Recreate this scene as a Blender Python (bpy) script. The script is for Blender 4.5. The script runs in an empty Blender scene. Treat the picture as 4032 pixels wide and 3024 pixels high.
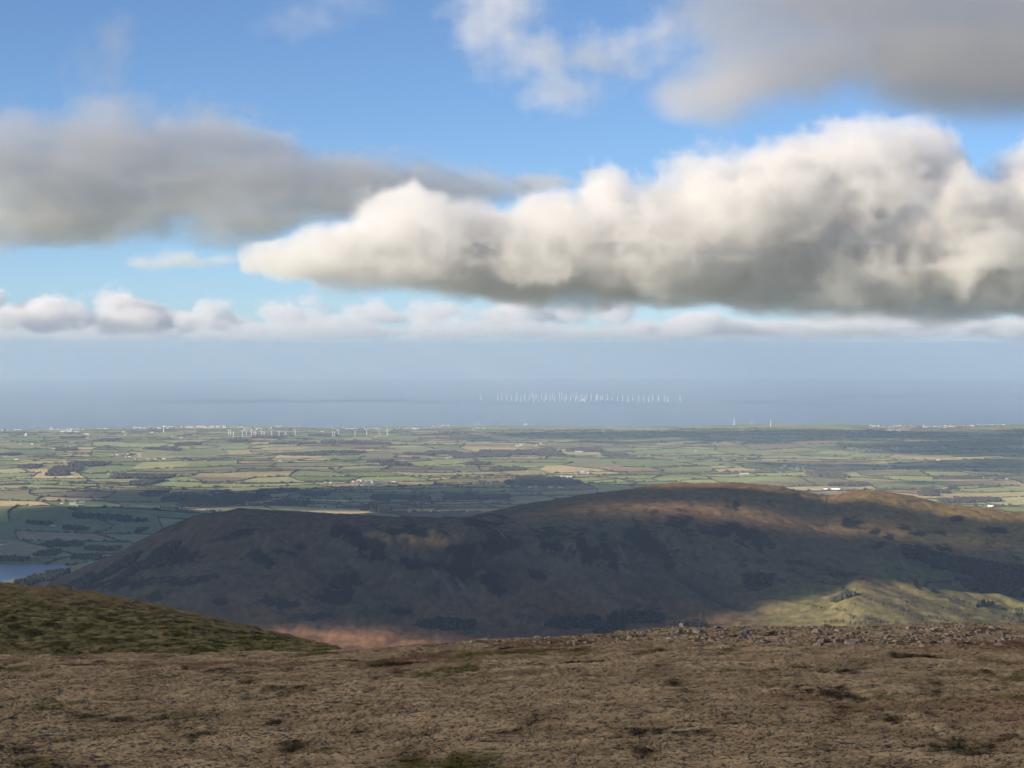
import bpy, math, random, time
import numpy as np
from mathutils import Vector, Matrix

T0 = time.time()
sc = bpy.context.scene
COL = sc.collection

# ------------------------------------------------------------------ camera, sky, sun, exposure
F = 2262.0                  # focal length in pixels of the 1024 px wide picture
EYE = 346.0                 # picture row of the eye level
ZC = 750.0                  # camera height above the sea
RE = 7.44e6                 # earth radius with refraction
PITCH = math.atan((384.0 - EYE) / F)

cam = bpy.data.cameras.new('camera')
cam_ob = bpy.data.objects.new('camera', cam)
COL.objects.link(cam_ob)
cam.sensor_width = 36.0
cam.lens = F / 1024.0 * 36.0
cam.clip_start = 0.5
cam.clip_end = 250000.0
cam_ob.location = (0, 0, ZC)
cam_ob.rotation_euler = (math.pi / 2 - PITCH, 0, 0)
sc.camera = cam_ob

SUN_AZ = math.radians(118)   # measured to the left of the viewing direction
SUN_EL = math.radians(20)
SD = np.array([-math.sin(SUN_AZ) * math.cos(SUN_EL), math.cos(SUN_AZ) * math.cos(SUN_EL), math.sin(SUN_EL)])

world = bpy.data.worlds.new('World')
sc.world = world
world.use_nodes = True
wn = world.node_tree
sky = wn.nodes.new('ShaderNodeTexSky')
sky.sky_type = 'NISHITA'
sky.sun_disc = False
sky.sun_elevation = SUN_EL
sky.sun_rotation = math.atan2(SD[0], SD[1])
sky.altitude = 500
sky.air_density = 0.6
sky.dust_density = 0.0
sky.ozone_density = 4.0
hsv = wn.nodes.new('ShaderNodeHueSaturation')
hsv.inputs['Saturation'].default_value = 1.0
wn.links.new(sky.outputs[0], hsv.inputs['Color'])
wn.links.new(hsv.outputs[0], wn.nodes['Background'].inputs[0])
wn.nodes['Background'].inputs[1].default_value = 0.072

sun = bpy.data.lights.new('sun', 'SUN')
sun.energy = 5.0
sun.angle = math.radians(0.5)
sun.color = (1.0, 0.86, 0.68)
sun_ob = bpy.data.objects.new('sun', sun)
COL.objects.link(sun_ob)
sun_ob.rotation_euler = Vector(SD).to_track_quat('Z', 'Y').to_euler()

sc.view_settings.view_transform = 'Standard'
sc.view_settings.look = 'None'
sc.view_settings.exposure = 0.9
sc.view_settings.gamma = 1.0
sc.render.film_transparent = False
cy = sc.cycles
cy.use_denoising = True
cy.max_bounces = 8
cy.diffuse_bounces = 2
cy.volume_bounces = 3
cy.volume_step_rate = 2.5
cy.volume_max_steps = 400
cy.use_adaptive_sampling = True
cy.adaptive_threshold = 0.035

random.seed(7)
rng = np.random.default_rng(11)

# ------------------------------------------------------------------ projection helpers
CP, SP = math.cos(PITCH), math.sin(PITCH)

def slope(u, r):
    """dx/dy and dz/dy of the view ray through picture point (u, r) of the 1024x768 frame."""
    cx = (np.asarray(u, float) - 512.0) / F
    cz = (384.0 - np.asarray(r, float)) / F
    dy = CP + cz * SP
    dz = -SP + cz * CP
    return cx / dy, dz / dy

def row_of(y, z):
    s = (z - ZC) / y
    cz = (s * CP + SP) / (CP - s * SP)
    return 384.0 - cz * F

def a_of(u):
    return (np.asarray(u, float) - 512.0) / F

# ------------------------------------------------------------------ numpy noise
_perm = rng.permutation(4096)
_grad = rng.random(4096) * 2 * math.pi
_gx, _gy = np.cos(_grad), np.sin(_grad)

def perlin(x, y, seed=0):
    x = np.asarray(x, float) + seed * 37.7
    y = np.asarray(y, float) - seed * 19.3
    xi = np.floor(x).astype(np.int64); yi = np.floor(y).astype(np.int64)
    xf = x - xi; yf = y - yi
    def g(ix, iy, dx, dy):
        h = _perm[(_perm[(ix) & 4095] + iy) & 4095]
        return _gx[h] * dx + _gy[h] * dy
    u = xf * xf * xf * (xf * (xf * 6 - 15) + 10)
    v = yf * yf * yf * (yf * (yf * 6 - 15) + 10)
    n0 = g(xi, yi, xf, yf) * (1 - u) + g(xi + 1, yi, xf - 1, yf) * u
    n1 = g(xi, yi + 1, xf, yf - 1) * (1 - u) + g(xi + 1, yi + 1, xf - 1, yf - 1) * u
    return (n0 * (1 - v) + n1 * v) * 1.5

def fbm(x, y, oct=4, seed=0, gain=0.5):
    s = 0.0; a = 1.0; f = 1.0
    for k in range(oct):
        s = s + a * perlin(x * f, y * f, seed + k)
        a *= gain; f *= 2.03
    return s

def sstep(a, b, x):
    t = np.clip((x - a) / (b - a), 0, 1)
    return t * t * (3 - 2 * t)

def pchip(xk, yk, x):
    """monotone cubic: xk, yk (K, C) per column, x (N,) -> (N, C)"""
    h = np.diff(xk, axis=0)
    d = np.diff(yk, axis=0) / h
    m = np.zeros_like(yk)
    w1 = 2 * h[1:] + h[:-1]; w2 = h[1:] + 2 * h[:-1]
    with np.errstate(divide='ignore', invalid='ignore'):
        hm = (w1 + w2) / (w1 / d[:-1] + w2 / d[1:])
    m[1:-1] = np.where(d[:-1] * d[1:] > 0, hm, 0)
    m[0] = d[0]; m[-1] = d[-1]
    out = np.empty((len(x), xk.shape[1]))
    for c in range(xk.shape[1]):
        i = np.clip(np.searchsorted(xk[:, c], x, side='right') - 1, 0, xk.shape[0] - 2)
        hh = h[i, c]; t = (x - xk[i, c]) / hh
        t = np.clip(t, 0, 1)
        t2 = t * t; t3 = t2 * t
        out[:, c] = ((2 * t3 - 3 * t2 + 1) * yk[i, c] + (t3 - 2 * t2 + t) * hh * m[i, c]
                     + (-2 * t3 + 3 * t2) * yk[i + 1, c] + (t3 - t2) * hh * m[i + 1, c])
    return out

# ------------------------------------------------------------------ object helpers
def tag(o, label=None, cat=None, group=None, kind=None):
    if label: o['label'] = label
    if cat: o['category'] = cat
    if group: o['group'] = group
    if kind: o['kind'] = kind
    return o

def link(name, me, mat=None, parent=None):
    o = bpy.data.objects.new(name, me)
    COL.objects.link(o)
    if mat is not None and me is not None and not me.materials:
        me.materials.append(mat)
    if parent is not None: o.parent = parent
    return o

def mesh(name, v, f, smooth=False):
    me = bpy.data.meshes.new(name)
    me.from_pydata([tuple(map(float, p)) for p in v], [], [tuple(map(int, q)) for q in f])
    me.update()
    if smooth:
        me.polygons.foreach_set('use_smooth', [True] * len(me.polygons))
    return me

def mesh_np(name, V, Fq, smooth=False):
    """fast mesh from arrays; Fq is (n,3) or (n,4)"""
    V = np.asarray(V, np.float32); Fq = np.asarray(Fq, np.int32)
    k = Fq.shape[1]
    me = bpy.data.meshes.new(name)
    me.vertices.add(len(V)); me.vertices.foreach_set('co', V.ravel())
    me.loops.add(Fq.size); me.loops.foreach_set('vertex_index', Fq.ravel())
    me.polygons.add(len(Fq))
    me.polygons.foreach_set('loop_start', np.arange(0, Fq.size, k, dtype=np.int32))
    me.polygons.foreach_set('loop_total', np.full(len(Fq), k, np.int32))
    me.update(calc_edges=True)
    if smooth:
        me.polygons.foreach_set('use_smooth', np.ones(len(Fq), bool))
    return me

def set_col(me, C, name='Col'):
    a = me.attributes.new(name, 'FLOAT_COLOR', 'POINT')
    C4 = np.ones((len(C), 4), np.float32); C4[:, :3] = C
    a.data.foreach_set('color', C4.ravel())

def empty(name, loc=(0, 0, 0), rz=0.0):
    o = bpy.data.objects.new(name, None)
    COL.objects.link(o)
    o.location = loc; o.rotation_euler = (0, 0, rz)
    o.empty_display_size = 1.0
    return o

def boxv(x0, x1, y0, y1, z0, z1): return [(x0, y0, z0), (x1, y0, z0), (x1, y1, z0), (x0, y1, z0), (x0, y0, z1), (x1, y0, z1), (x1, y1, z1), (x0, y1, z1)]
BF = [(0, 3, 2, 1), (4, 5, 6, 7), (0, 1, 5, 4), (1, 2, 6, 5), (2, 3, 7, 6), (3, 0, 4, 7)]

# ------------------------------------------------------------------ materials
def new_mat(name):
    m = bpy.data.materials.new(name)
    m.use_nodes = True
    b = m.node_tree.nodes['Principled BSDF']
    b.inputs['Roughness'].default_value = 1.0
    b.inputs['Specular IOR Level'].default_value = 0.0
    return m, m.node_tree, b

def noisy(m, nt, b, src, scale, lo, hi, detail=6, scale2=None):
    """multiply a colour socket by world-space noise between lo and hi"""
    geo = nt.nodes.new('ShaderNodeNewGeometry')
    n = nt.nodes.new('ShaderNodeTexNoise')
    n.inputs['Scale'].default_value = scale
    n.inputs['Detail'].default_value = detail
    n.inputs['Roughness'].default_value = 0.65
    nt.links.new(geo.outputs['Position'], n.inputs['Vector'])
    mr = nt.nodes.new('ShaderNodeMapRange')
    mr.inputs['From Min'].default_value = 0.3; mr.inputs['From Max'].default_value = 0.7
    mr.inputs['To Min'].default_value = lo; mr.inputs['To Max'].default_value = hi
    nt.links.new(n.outputs['Fac'], mr.inputs['Value'])
    mx = nt.nodes.new('ShaderNodeVectorMath'); mx.operation = 'SCALE'
    nt.links.new(src, mx.inputs[0]); nt.links.new(mr.outputs[0], mx.inputs['Scale'])
    return mx.outputs[0]

def flat_mat(name, col, rough=0.9, spec=0.1, vary=None):
    m, nt, b = new_mat(name)
    b.inputs['Roughness'].default_value = rough
    b.inputs['Specular IOR Level'].default_value = spec
    if vary:
        c = nt.nodes.new('ShaderNodeRGB'); c.outputs[0].default_value = (*col, 1)
        s = noisy(m, nt, b, c.outputs[0], vary[0], vary[1], vary[2])
        nt.links.new(s, b.inputs['Base Color'])
    else:
        b.inputs['Base Color'].default_value = (*col, 1)
    return m

def attr_mat(name, scale, lo, hi, scale2=None, lo2=1, hi2=1):
    m, nt, b = new_mat(name)
    at = nt.nodes.new('ShaderNodeAttribute'); at.attribute_name = 'Col'
    s = noisy(m, nt, b, at.outputs['Color'], scale, lo, hi)
    if scale2: s = noisy(m, nt, b, s, scale2, lo2, hi2, 4)
    nt.links.new(s, b.inputs['Base Color'])
    return m

M_TERRAIN = attr_mat('hill_and_field_ground', 0.02, 0.72, 1.28, 0.12, 0.85, 1.15)
M_FOLIAGE = attr_mat('winter_foliage', 0.15, 0.7, 1.3)
M_WHITE = flat_mat('white_render', (0.74, 0.72, 0.67), vary=(0.3, 0.93, 1.0))
M_CREAM = flat_mat('pale_stone_wall', (0.36, 0.32, 0.27), vary=(0.3, 0.85, 1.05))
M_PINK = flat_mat('sandstone_wall', (0.5, 0.3, 0.24), vary=(0.3, 0.85, 1.05))
M_SLATE = flat_mat('slate_roof', (0.12, 0.12, 0.13), vary=(0.5, 0.8, 1.2))
M_PALEROOF = flat_mat('pale_sheet_roof', (0.42, 0.42, 0.42), vary=(0.2, 0.9, 1.05))
M_TURBINE = flat_mat('white_turbine_paint', (0.85, 0.85, 0.84), 0.5, 0.3)
M_BARK = flat_mat('bark', (0.05, 0.04, 0.033), vary=(2.0, 0.7, 1.3))

# ------------------------------------------------------------------ terrain: profiles by azimuth
# a fan of columns (constant x/y) with heights given along each: (distance m, ('r', picture row) or ('z', metres))
def R(r): return ('r', r)
def Z(z): return ('z', z)
FELL = {
 -400: [(2500, Z(150)), (3600, Z(128)), (4250, Z(116)), (4600, Z(108)), (4800, Z(105)), (5100, Z(103)), (5500, Z(102)), (6200, Z(101)), (7600, Z(120))],
 0:    [(2500, Z(150)), (3600, Z(128)), (4250, Z(118)), (4600, Z(112)), (4800, Z(110)), (5100, Z(108)), (5500, Z(105)), (6200, Z(101)), (7600, Z(118))],
 40:   [(2500, Z(150)), (3600, Z(130)), (4250, Z(125)), (4600, Z(132)), (4800, Z(130)), (5200, R(596)), (5450, R(588)), (6200, Z(102)), (7600, Z(116))],
 100:  [(2500, Z(150)), (3600, Z(135)), (4250, Z(150)), (4620, R(592)), (4760, R(594)), (5100, R(574)), (5350, R(560)), (6000, Z(118)), (7600, Z(114))],
 160:  [(2500, Z(150)), (3600, Z(140)), (4250, R(655)), (4640, R(578)), (4760, R(577)), (5000, R(548)), (5250, R(531)), (6000, Z(130)), (7600, Z(112))],
 205:  [(2500, Z(150)), (3600, Z(140)), (4250, R(652)), (4650, R(572)), (4770, R(570)), (4950, R(537)), (5150, R(512)), (6000, Z(140)), (7600, Z(112))],
 240:  [(2500, Z(150)), (3600, Z(140)), (4250, R(652)), (4600, R(580)), (4750, R(560)), (4920, R(530)), (5120, R(507)), (6000, Z(145)), (7600, Z(112))],
 324:  [(2500, Z(150)), (3600, Z(140)), (4250, R(652)), (4560, R(592)), (4720, R(562)), (4880, R(530)), (5100, R(514)), (6000, Z(150)), (7600, Z(112))],
 400:  [(2500, Z(150)), (3600, Z(140)), (4250, R(652)), (4540, R(600)), (4720, R(562)), (4860, R(528)), (5080, R(516)), (6000, Z(155)), (7600, Z(112))],
 470:  [(2500, Z(150)), (3600, Z(140)), (4250, R(650)), (4540, R(602)), (4720, R(560)), (4860, R(526)), (5100, R(514.5)), (6000, Z(160)), (7600, Z(112))],
 505:  [(2500, Z(150)), (3600, Z(140)), (4250, R(650)), (4540, R(603)), (4720, R(563)), (4880, R(531)), (5400, R(509)), (6200, Z(160)), (7600, Z(112))],
 540:  [(2500, Z(150)), (3600, Z(140)), (4250, R(650)), (4540, R(604)), (4740, R(564)), (4900, R(535)), (5520, R(501)), (6300, Z(165)), (7600, Z(112))],
 602:  [(2500, Z(150)), (3600, Z(140)), (4250, R(648)), (4520, R(606)), (4740, R(563)), (4920, R(532)), (5600, R(491)), (6400, Z(165)), (7600, Z(112))],
 671:  [(2500, Z(150)), (3600, Z(140)), (4220, R(648)), (4500, R(608)), (4740, R(566)), (4950, R(531)), (5700, R(484)), (6450, Z(165)), (7600, Z(112))],
 722:  [(2500, Z(150)), (3600, Z(140)), (4180, R(646)), (4480, R(608)), (4740, R(570)), (4980, R(533)), (5750, R(482.5)), (6450, Z(165)), (7600, Z(112))],
 778:  [(2500, Z(150)), (3600, Z(140)), (4120, R(644)), (4460, R(606)), (4740, R(574)), (5000, R(541)), (5800, R(487)), (6500, Z(165)), (7600, Z(112))],
 826:  [(2500, Z(150)), (3600, Z(145)), (4080, R(642)), (4430, R(604)), (4740, R(573)), (5050, R(546)), (5850, R(499.5)), (6500, Z(165)), (7600, Z(112))],
 860:  [(2500, Z(150)), (3600, Z(145)), (4050, R(640)), (4600, R(572)), (4800, R(572)), (5100, R(543)), (6000, R(488.5)), (6700, Z(160)), (7600, Z(112))],
 905:  [(2500, Z(150)), (3600, Z(145)), (4000, R(640)), (4600, R(580)), (4800, R(588)), (5150, R(545)), (6050, R(493)), (6700, Z(160)), (7600, Z(112))],
 940:  [(2500, Z(150)), (3600, Z(145)), (4000, R(640)), (4600, R(586)), (4800, R(598)), (5200, R(550)), (6000, R(502)), (6700, Z(160)), (7600, Z(112))],
 1024: [(2500, Z(150)), (3600, Z(145)), (3950, R(640)), (4550, R(605)), (4760, R(616)), (5250, R(558)), (6000, R(511.5)), (6700, Z(155)), (7600, Z(112))],
 1200: [(2500, Z(150)), (3600, Z(140)), (3950, R(650)), (4500, R(632)), (4700, R(640)), (5250, R(575)), (5900, R(532)), (6700, Z(150)), (7600, Z(112))],
 1500: [(2500, Z(150)), (3600, Z(140)), (3950, Z(190)), (4500, Z(200)), (4700, Z(200)), (5250, Z(230)), (5900, Z(250)), (6700, Z(150)), (7600, Z(112))],
}

ucols = np.concatenate([np.linspace(-330, -4, 55)[:-1], np.arange(-4, 1029, 1.25), np.linspace(1029, 1360, 56)[1:]])
acols = a_of(ucols)
NC = len(ucols)

def knots(table, cols):
    keys = sorted(table)
    K = len(table[keys[0]])
    D = np.zeros((K, len(keys))); H = np.zeros((K, len(keys)))
    for j, u in enumerate(keys):
        for i, (d, h) in enumerate(table[u]):
            D[i, j] = d
            H[i, j] = h[1] if h[0] == 'z' else ZC + d * float(slope(512, h[1])[1])
    fine = np.arange(-420.0, 1520.0, 2.0)
    ker = np.exp(-(np.arange(-24, 25) * 2.0 / 8.0) ** 2); ker /= ker.sum()
    def sm(v):
        v = np.interp(fine, keys, v)
        return np.interp(cols, fine, np.convolve(np.pad(v, 24, mode='edge'), ker, 'valid'))
    Dk = np.array([sm(D[i]) for i in range(K)])
    Hk = np.array([sm(H[i]) for i in range(K)])
    return Dk, Hk

yr = np.concatenate([np.linspace(2500, 4000, 30, endpoint=False),
                     np.linspace(4000, 5300, 190, endpoint=False),
                     np.linspace(5300, 7600, 170, endpoint=False),
                     1.0 / np.linspace(1 / 7600.0, 1 / 22600.0, 360)])
NR = len(yr)
Dk, Hk = knots(FELL, ucols)
ZT = pchip(Dk, Hk, np.minimum(yr, 7599.9))
Yg = np.repeat(yr[:, None], NC, 1)
Xg = Yg * acols[None, :]
Ug = np.repeat(ucols[None, :], NR, 0)

# relief of the fell
face = sstep(3900, 4400, Yg) * (1 - sstep(6200, 7000, Yg))
hgt = sstep(120, 230, ZT)
dwn = Xg + 0.45 * (Yg - 4800)                      # gullies run down to the lower right
gul = np.abs(perlin(dwn / 170.0, Yg / 900.0, 3)) + 0.5 * np.abs(perlin(dwn / 70.0, Yg / 500.0, 5))
steep = sstep(4350, 4550, Yg) * (1 - sstep(4850, 5000, Yg))
ZT += face * hgt * (fbm(Xg / 420, Yg / 420, 5, 1) * 9.0)
ZT -= steep * hgt * (0.55 - gul) * 24.0
ZT += face * hgt * fbm(Xg / 60, Yg / 60, 4, 7, .6) * 2.6
# plain
plain = sstep(6600, 7800, Yg)
base = 118 - 55 * sstep(7600, 13000, Yg) - 18 * sstep(13000, 19000, Yg)
roll = fbm(Xg / 2600 + 3.1, Yg / 1700, 4, 21) * 26 + fbm(Xg / 700, Yg / 520, 3, 31) * 9
roll *= 1 - 0.5 * sstep(15000, 20500, Yg)
hump_l = 45 * np.exp(-((Xg + 1650) / 700) ** 2 - ((Yg - 8300) / 380) ** 2)
coast = np.interp(ucols, [-330, 0, 110, 150, 260, 330, 420, 512, 690, 760, 900, 1024, 1360],
                  [6, 6, 10, 30, 40, 22, 30, 36, 40, 44, 32, 44, 44])[None, :]
w = sstep(18500, 20500, Yg)
ZP = base + roll + hump_l
ZP = ZP * (1 - w) + w * (coast + roll * 0.35)
shore = 21300 + 350 * perlin(Xg / 1800, Yg * 0 + 4, 8) + 250 * (ucols[None, :] > 600) * sstep(600, 800, Ug)
ZP = ZP * (1 - sstep(-300, 350, Yg - shore)) - 12 * sstep(-300, 350, Yg - shore)
ZT = ZT * (1 - plain) + ZP * plain
# the lake basin
lake_d = np.minimum(np.minimum((-1290 - 0.30 * (6600 - Yg) - Xg) / 130.0, (6800 - 0.10 * (-Xg - 1300) - Yg) / 90.0), (Yg - 5450) / 200)
lake_d = lake_d + 0.25 * perlin(Xg / 150, Yg / 150, 12)
ZT = ZT - sstep(-0.2, 1.0, lake_d) * (ZT - 92)
ZT = np.where((lake_d < -0.2) & (lake_d > -6) & (Yg < 7600) & (ZT < 106), 106 - 0.0, ZT)
ZT -= (Xg ** 2 + Yg ** 2) / (2 * RE)

ROWg = row_of(Yg, ZT)
ENV = np.minimum.accumulate(ROWg, axis=0)

def ground(u, r, ymin=0):
    """world point on the visible ground at picture point (u, r)"""
    j = int(np.clip(np.searchsorted(ucols, u), 1, NC - 1))
    if ucols[j] - u > u - ucols[j - 1]: j -= 1
    i0 = int(np.searchsorted(yr, ymin))
    col = ROWg[i0:, j]
    k = np.nonzero(col <= r)[0]
    k = (int(k[0]) if len(k) else int(np.argmin(col))) + i0
    y = yr[k]
    if k > i0 and ROWg[k - 1, j] > r:
        t = (ROWg[k - 1, j] - r) / (ROWg[k - 1, j] - ROWg[k, j] + 1e-9)
        y = yr[k - 1] + t * (yr[k] - yr[k - 1])
    y = min(y, 21250.0)
    x = y * (u - 512.0) / F
    return x, y, height(x, y)

def height(x, y):
    u = 512.0 + F * np.asarray(x, float) / y
    fi = np.interp(y, yr, np.arange(NR)); fj = np.interp(u, ucols, np.arange(NC))
    i = np.clip(fi.astype(int) if hasattr(fi, 'astype') else int(fi), 0, NR - 2)
    j = np.clip(fj.astype(int) if hasattr(fj, 'astype') else int(fj), 0, NC - 2)
    ti = fi - i; tj = fj - j
    return (ZT[i, j] * (1 - ti) * (1 - tj) + ZT[i + 1, j] * ti * (1 - tj)
            + ZT[i, j + 1] * (1 - ti) * tj + ZT[i + 1, j + 1] * ti * tj)

S = 1 / 3.9375          # photograph pixel -> picture pixel
Q = 0.46293             # 2212-wide overview pixel -> picture pixel

# ------------------------------------------------------------------ field network of the plain (jittered quads)
GX0, GY0, GC, GD = -8200.0, 6300.0, 290.0, 262.0
NGX, NGY = 57, 59
gi, gj = np.meshgrid(np.arange(NGX + 1), np.arange(NGY + 1), indexing='ij')
rot = 0.28
VX = GX0 + gi * GC + (rng.random(gi.shape) - .5) * GC * .62
VY = GY0 + gj * GD + (rng.random(gi.shape) - .5) * GD * .62
VY = VY + rot * 0.35 * VX + 160 * np.sin(VX / 1700.0)
VX = VX + 200 * np.sin(VY / 2300.0) - 0.25 * (VY - 12000)
cell_id = np.arange(NGX * NGY).reshape(NGX, NGY)
for _ in range(900):                       # merge neighbours into larger fields
    i = rng.integers(0, NGX - 1); j = rng.integers(0, NGY - 1)
    if rng.random() < .5: cell_id[i + 1, j] = cell_id[i, j]
    else: cell_id[i, j + 1] = cell_id[i, j]
PAL = np.array([[.12, .145, .06], [.155, .175, .072], [.185, .195, .085], [.22, .215, .1], [.15, .15, .075],
                [.26, .22, .11], [.34, .27, .14], [.25, .18, .11], [.24, .145, .1], [.13, .105, .07]])
PW = np.array([3, 5, 6, 5, 4, 3.5, 2, 1.0, .7, 1.2]); PW = PW / PW.sum()
cell_col = PAL[rng.choice(len(PAL), NGX * NGY, p=PW)] * 1.65 * (0.78 + .44 * rng.random((NGX * NGY, 1)))

def field_lookup(x, y):
    """field colour at points"""
    x = x.ravel(); y = y.ravel()
    c = np.tile(np.array([.1, .105, .05]), (len(x), 1))
    # invert the warp roughly by a few fixed-point steps
    px = x.copy(); py = y.copy()
    for _ in range(8):
        qy = py + rot * 0.35 * px + 160 * np.sin(px / 1700.0)
        qx = px + 200 * np.sin(qy / 2300.0) - 0.25 * (qy - 12000)
        px += x - qx; py += y - qy
    ci = np.floor((px - GX0) / GC).astype(int); cj = np.floor((py - GY0) / GD).astype(int)
    done = np.zeros(len(x), bool)
    for di in (0, -1, 1):
        for dj in (0, -1, 1):
            i = ci + di; j = cj + dj
            ok = (i >= 0) & (i < NGX) & (j >= 0) & (j < NGY) & ~done
            i = np.clip(i, 0, NGX - 1); j = np.clip(j, 0, NGY - 1)
            q = [(VX[i, j], VY[i, j]), (VX[i + 1, j], VY[i + 1, j]), (VX[i + 1, j + 1], VY[i + 1, j + 1]), (VX[i, j + 1], VY[i, j + 1])]
            ins = ok
            for k in range(4):
                ax, ay = q[k]; bx, by = q[(k + 1) % 4]
                ins = ins & ((bx - ax) * (y - ay) - (by - ay) * (x - ax) >= 0)
            c[ins] = cell_col[cell_id[i[ins], j[ins]]]
            done |= ins
    return c

# ------------------------------------------------------------------ terrain colour
JAG = [fbm(Xg / 75.0 + 3 * k, Yg / 110.0, 5, 40 + 7 * k, .68) + .7 * fbm(Xg / 26.0 + 5 * k, Yg / 44.0, 3, 44 + 9 * k, .6) for k in range(3)]
def blob(u, v, ru, rv, slant=0.0, soft=0.5, k=Q, seed=0, jag=0.6):
    """patch mask around an overview-picture point, carried by the ground itself"""
    m = np.zeros((NR, NC))
    j0 = int(np.searchsorted(ucols, (u - 2.2 * ru - abs(slant) * rv * 2) * k)); j1 = int(np.searchsorted(ucols, (u + 2.2 * ru + abs(slant) * rv * 2) * k)) + 1
    rr_ = ROWg[:, j0:j1]
    rows = np.nonzero((np.abs(rr_ - v * k) < 2.2 * rv * k).any(1))[0]
    if not len(rows): return m
    w_ = (slice(rows[0], rows[-1] + 1), slice(j0, j1))
    dv = ROWg[w_] - v * k; du = Ug[w_] - u * k - slant * dv
    e = 1 - np.sqrt((du / (ru * k)) ** 2 + (dv / (rv * k)) ** 2)
    m[w_] = sstep(0, soft, e + jag * JAG[seed % 3][w_])
    return m

def mixc(c, m, col):
    return c * (1 - m[..., None]) + np.asarray(col) * m[..., None]

C_ = np.zeros((NR, NC, 3))
n1 = fbm(Xg / 260, Yg / 260, 5, 51); n2 = fbm(Xg / 900, Yg / 900, 3, 61); n3 = fbm(dwn / 60, Yg / 260, 4, 71)
C_[:] = (.15, .118, .068)                                                # pale fell grass
C_ = mixc(C_, sstep(-.1, .7, n1), (.105, .096, .052))
C_ = mixc(C_, sstep(.0, .8, n2) * .8, (.165, .1, .062))
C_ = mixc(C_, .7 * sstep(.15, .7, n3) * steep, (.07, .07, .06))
low = (1 - sstep(190, 300, ZT + 40 * n1))
brk = low * (1 - sstep(690, 780, Ug)) * sstep(150, 260, Ug) * (Yg < 5200)
C_ = mixc(C_, brk * .9, (.2, .118, .062))
C_ = mixc(C_, brk * sstep(.1, .6, fbm(Xg / 110, Yg / 110, 4, 77)) * .6, (.1, .055, .036))
past = sstep(700, 800, Ug - 60 * n1) * (1 - sstep(245, 300, ZT + 25 * n1)) * (Yg < 5000)
C_ = mixc(C_, past, (.155, .15, .07))
hill2 = sstep(500, 620, Ug) * sstep(5000, 5400, Yg) * (Yg < 6600)
C_ = mixc(C_, hill2 * .75, (.2, .148, .072))
C_ = mixc(C_, hill2 * sstep(830, 880, Ug) * .6, (.25, .185, .07))
C_ = mixc(C_, .5 * blob(1560, 1050, 260, 14, 0, .6), (.2, .11, .06))
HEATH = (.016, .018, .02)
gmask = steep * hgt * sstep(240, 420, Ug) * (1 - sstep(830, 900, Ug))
C_ = mixc(C_, gmask * (1 - sstep(.05, .34, gul)) * .75 * sstep(-.4, .3, n1), (.035, .036, .036))  # heather tone in gullies, also painted in as the relief shade skylight misses
C_ = mixc(C_, gmask * sstep(.55, .95, gul) * .6, (.2, .165, .1))  # ribs painted paler so the relief shows under flat skylight
speck = sstep(.30, .55, fbm(Xg / 34, Yg / 60, 4, 83, .6)) * sstep(-.1, .5, fbm(Xg / 420, Yg / 420, 3, 87)) * (Yg < 6300) * (ZT > 150)
C_ = mixc(C_, speck * .75, (.04, .038, .036))
fine_ = fbm(Xg / 16, Yg / 34, 4, 89, .65)
C_ = C_ * (.95 + .3 * np.clip(fine_, -1, 1))[..., None]
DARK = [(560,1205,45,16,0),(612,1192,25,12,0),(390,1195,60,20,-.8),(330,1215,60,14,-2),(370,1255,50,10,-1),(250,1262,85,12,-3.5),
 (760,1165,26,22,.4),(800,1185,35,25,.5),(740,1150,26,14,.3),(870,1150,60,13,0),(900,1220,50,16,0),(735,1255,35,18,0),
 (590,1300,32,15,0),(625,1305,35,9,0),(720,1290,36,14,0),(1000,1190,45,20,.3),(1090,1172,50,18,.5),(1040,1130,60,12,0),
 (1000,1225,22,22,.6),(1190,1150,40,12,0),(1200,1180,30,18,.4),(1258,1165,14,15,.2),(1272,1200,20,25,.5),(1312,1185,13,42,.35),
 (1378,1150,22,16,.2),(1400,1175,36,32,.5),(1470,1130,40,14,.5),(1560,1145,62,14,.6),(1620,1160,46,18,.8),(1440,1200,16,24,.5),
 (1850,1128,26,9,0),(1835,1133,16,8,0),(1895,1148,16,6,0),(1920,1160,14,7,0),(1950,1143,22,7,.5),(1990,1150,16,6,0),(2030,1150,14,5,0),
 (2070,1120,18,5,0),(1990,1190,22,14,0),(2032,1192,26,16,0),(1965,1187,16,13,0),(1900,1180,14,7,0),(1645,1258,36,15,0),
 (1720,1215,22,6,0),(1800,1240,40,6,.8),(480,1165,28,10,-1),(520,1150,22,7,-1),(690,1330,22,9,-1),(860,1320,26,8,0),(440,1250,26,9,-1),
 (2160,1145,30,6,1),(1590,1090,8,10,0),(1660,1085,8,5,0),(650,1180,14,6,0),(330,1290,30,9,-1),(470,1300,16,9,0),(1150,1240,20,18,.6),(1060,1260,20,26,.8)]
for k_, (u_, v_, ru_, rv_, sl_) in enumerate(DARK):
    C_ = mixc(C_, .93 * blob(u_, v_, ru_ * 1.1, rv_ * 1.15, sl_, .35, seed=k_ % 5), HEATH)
for (u_, v_, ru_, rv_, sl_) in [(965,1262,6,34,.6),(1000,1270,7,30,.7),(1090,1160,3,26,.9),(940,1240,5,22,.6),(1130,1135,4,16,.9),(1345,1195,4,30,.5)]:
    C_ = mixc(C_, .8 * blob(u_, v_, ru_, rv_, sl_, .7, jag=.3), (.19, .18, .155))     # scree runs
C_ = C_ * np.array([1.1, 1.0, .95])
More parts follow.
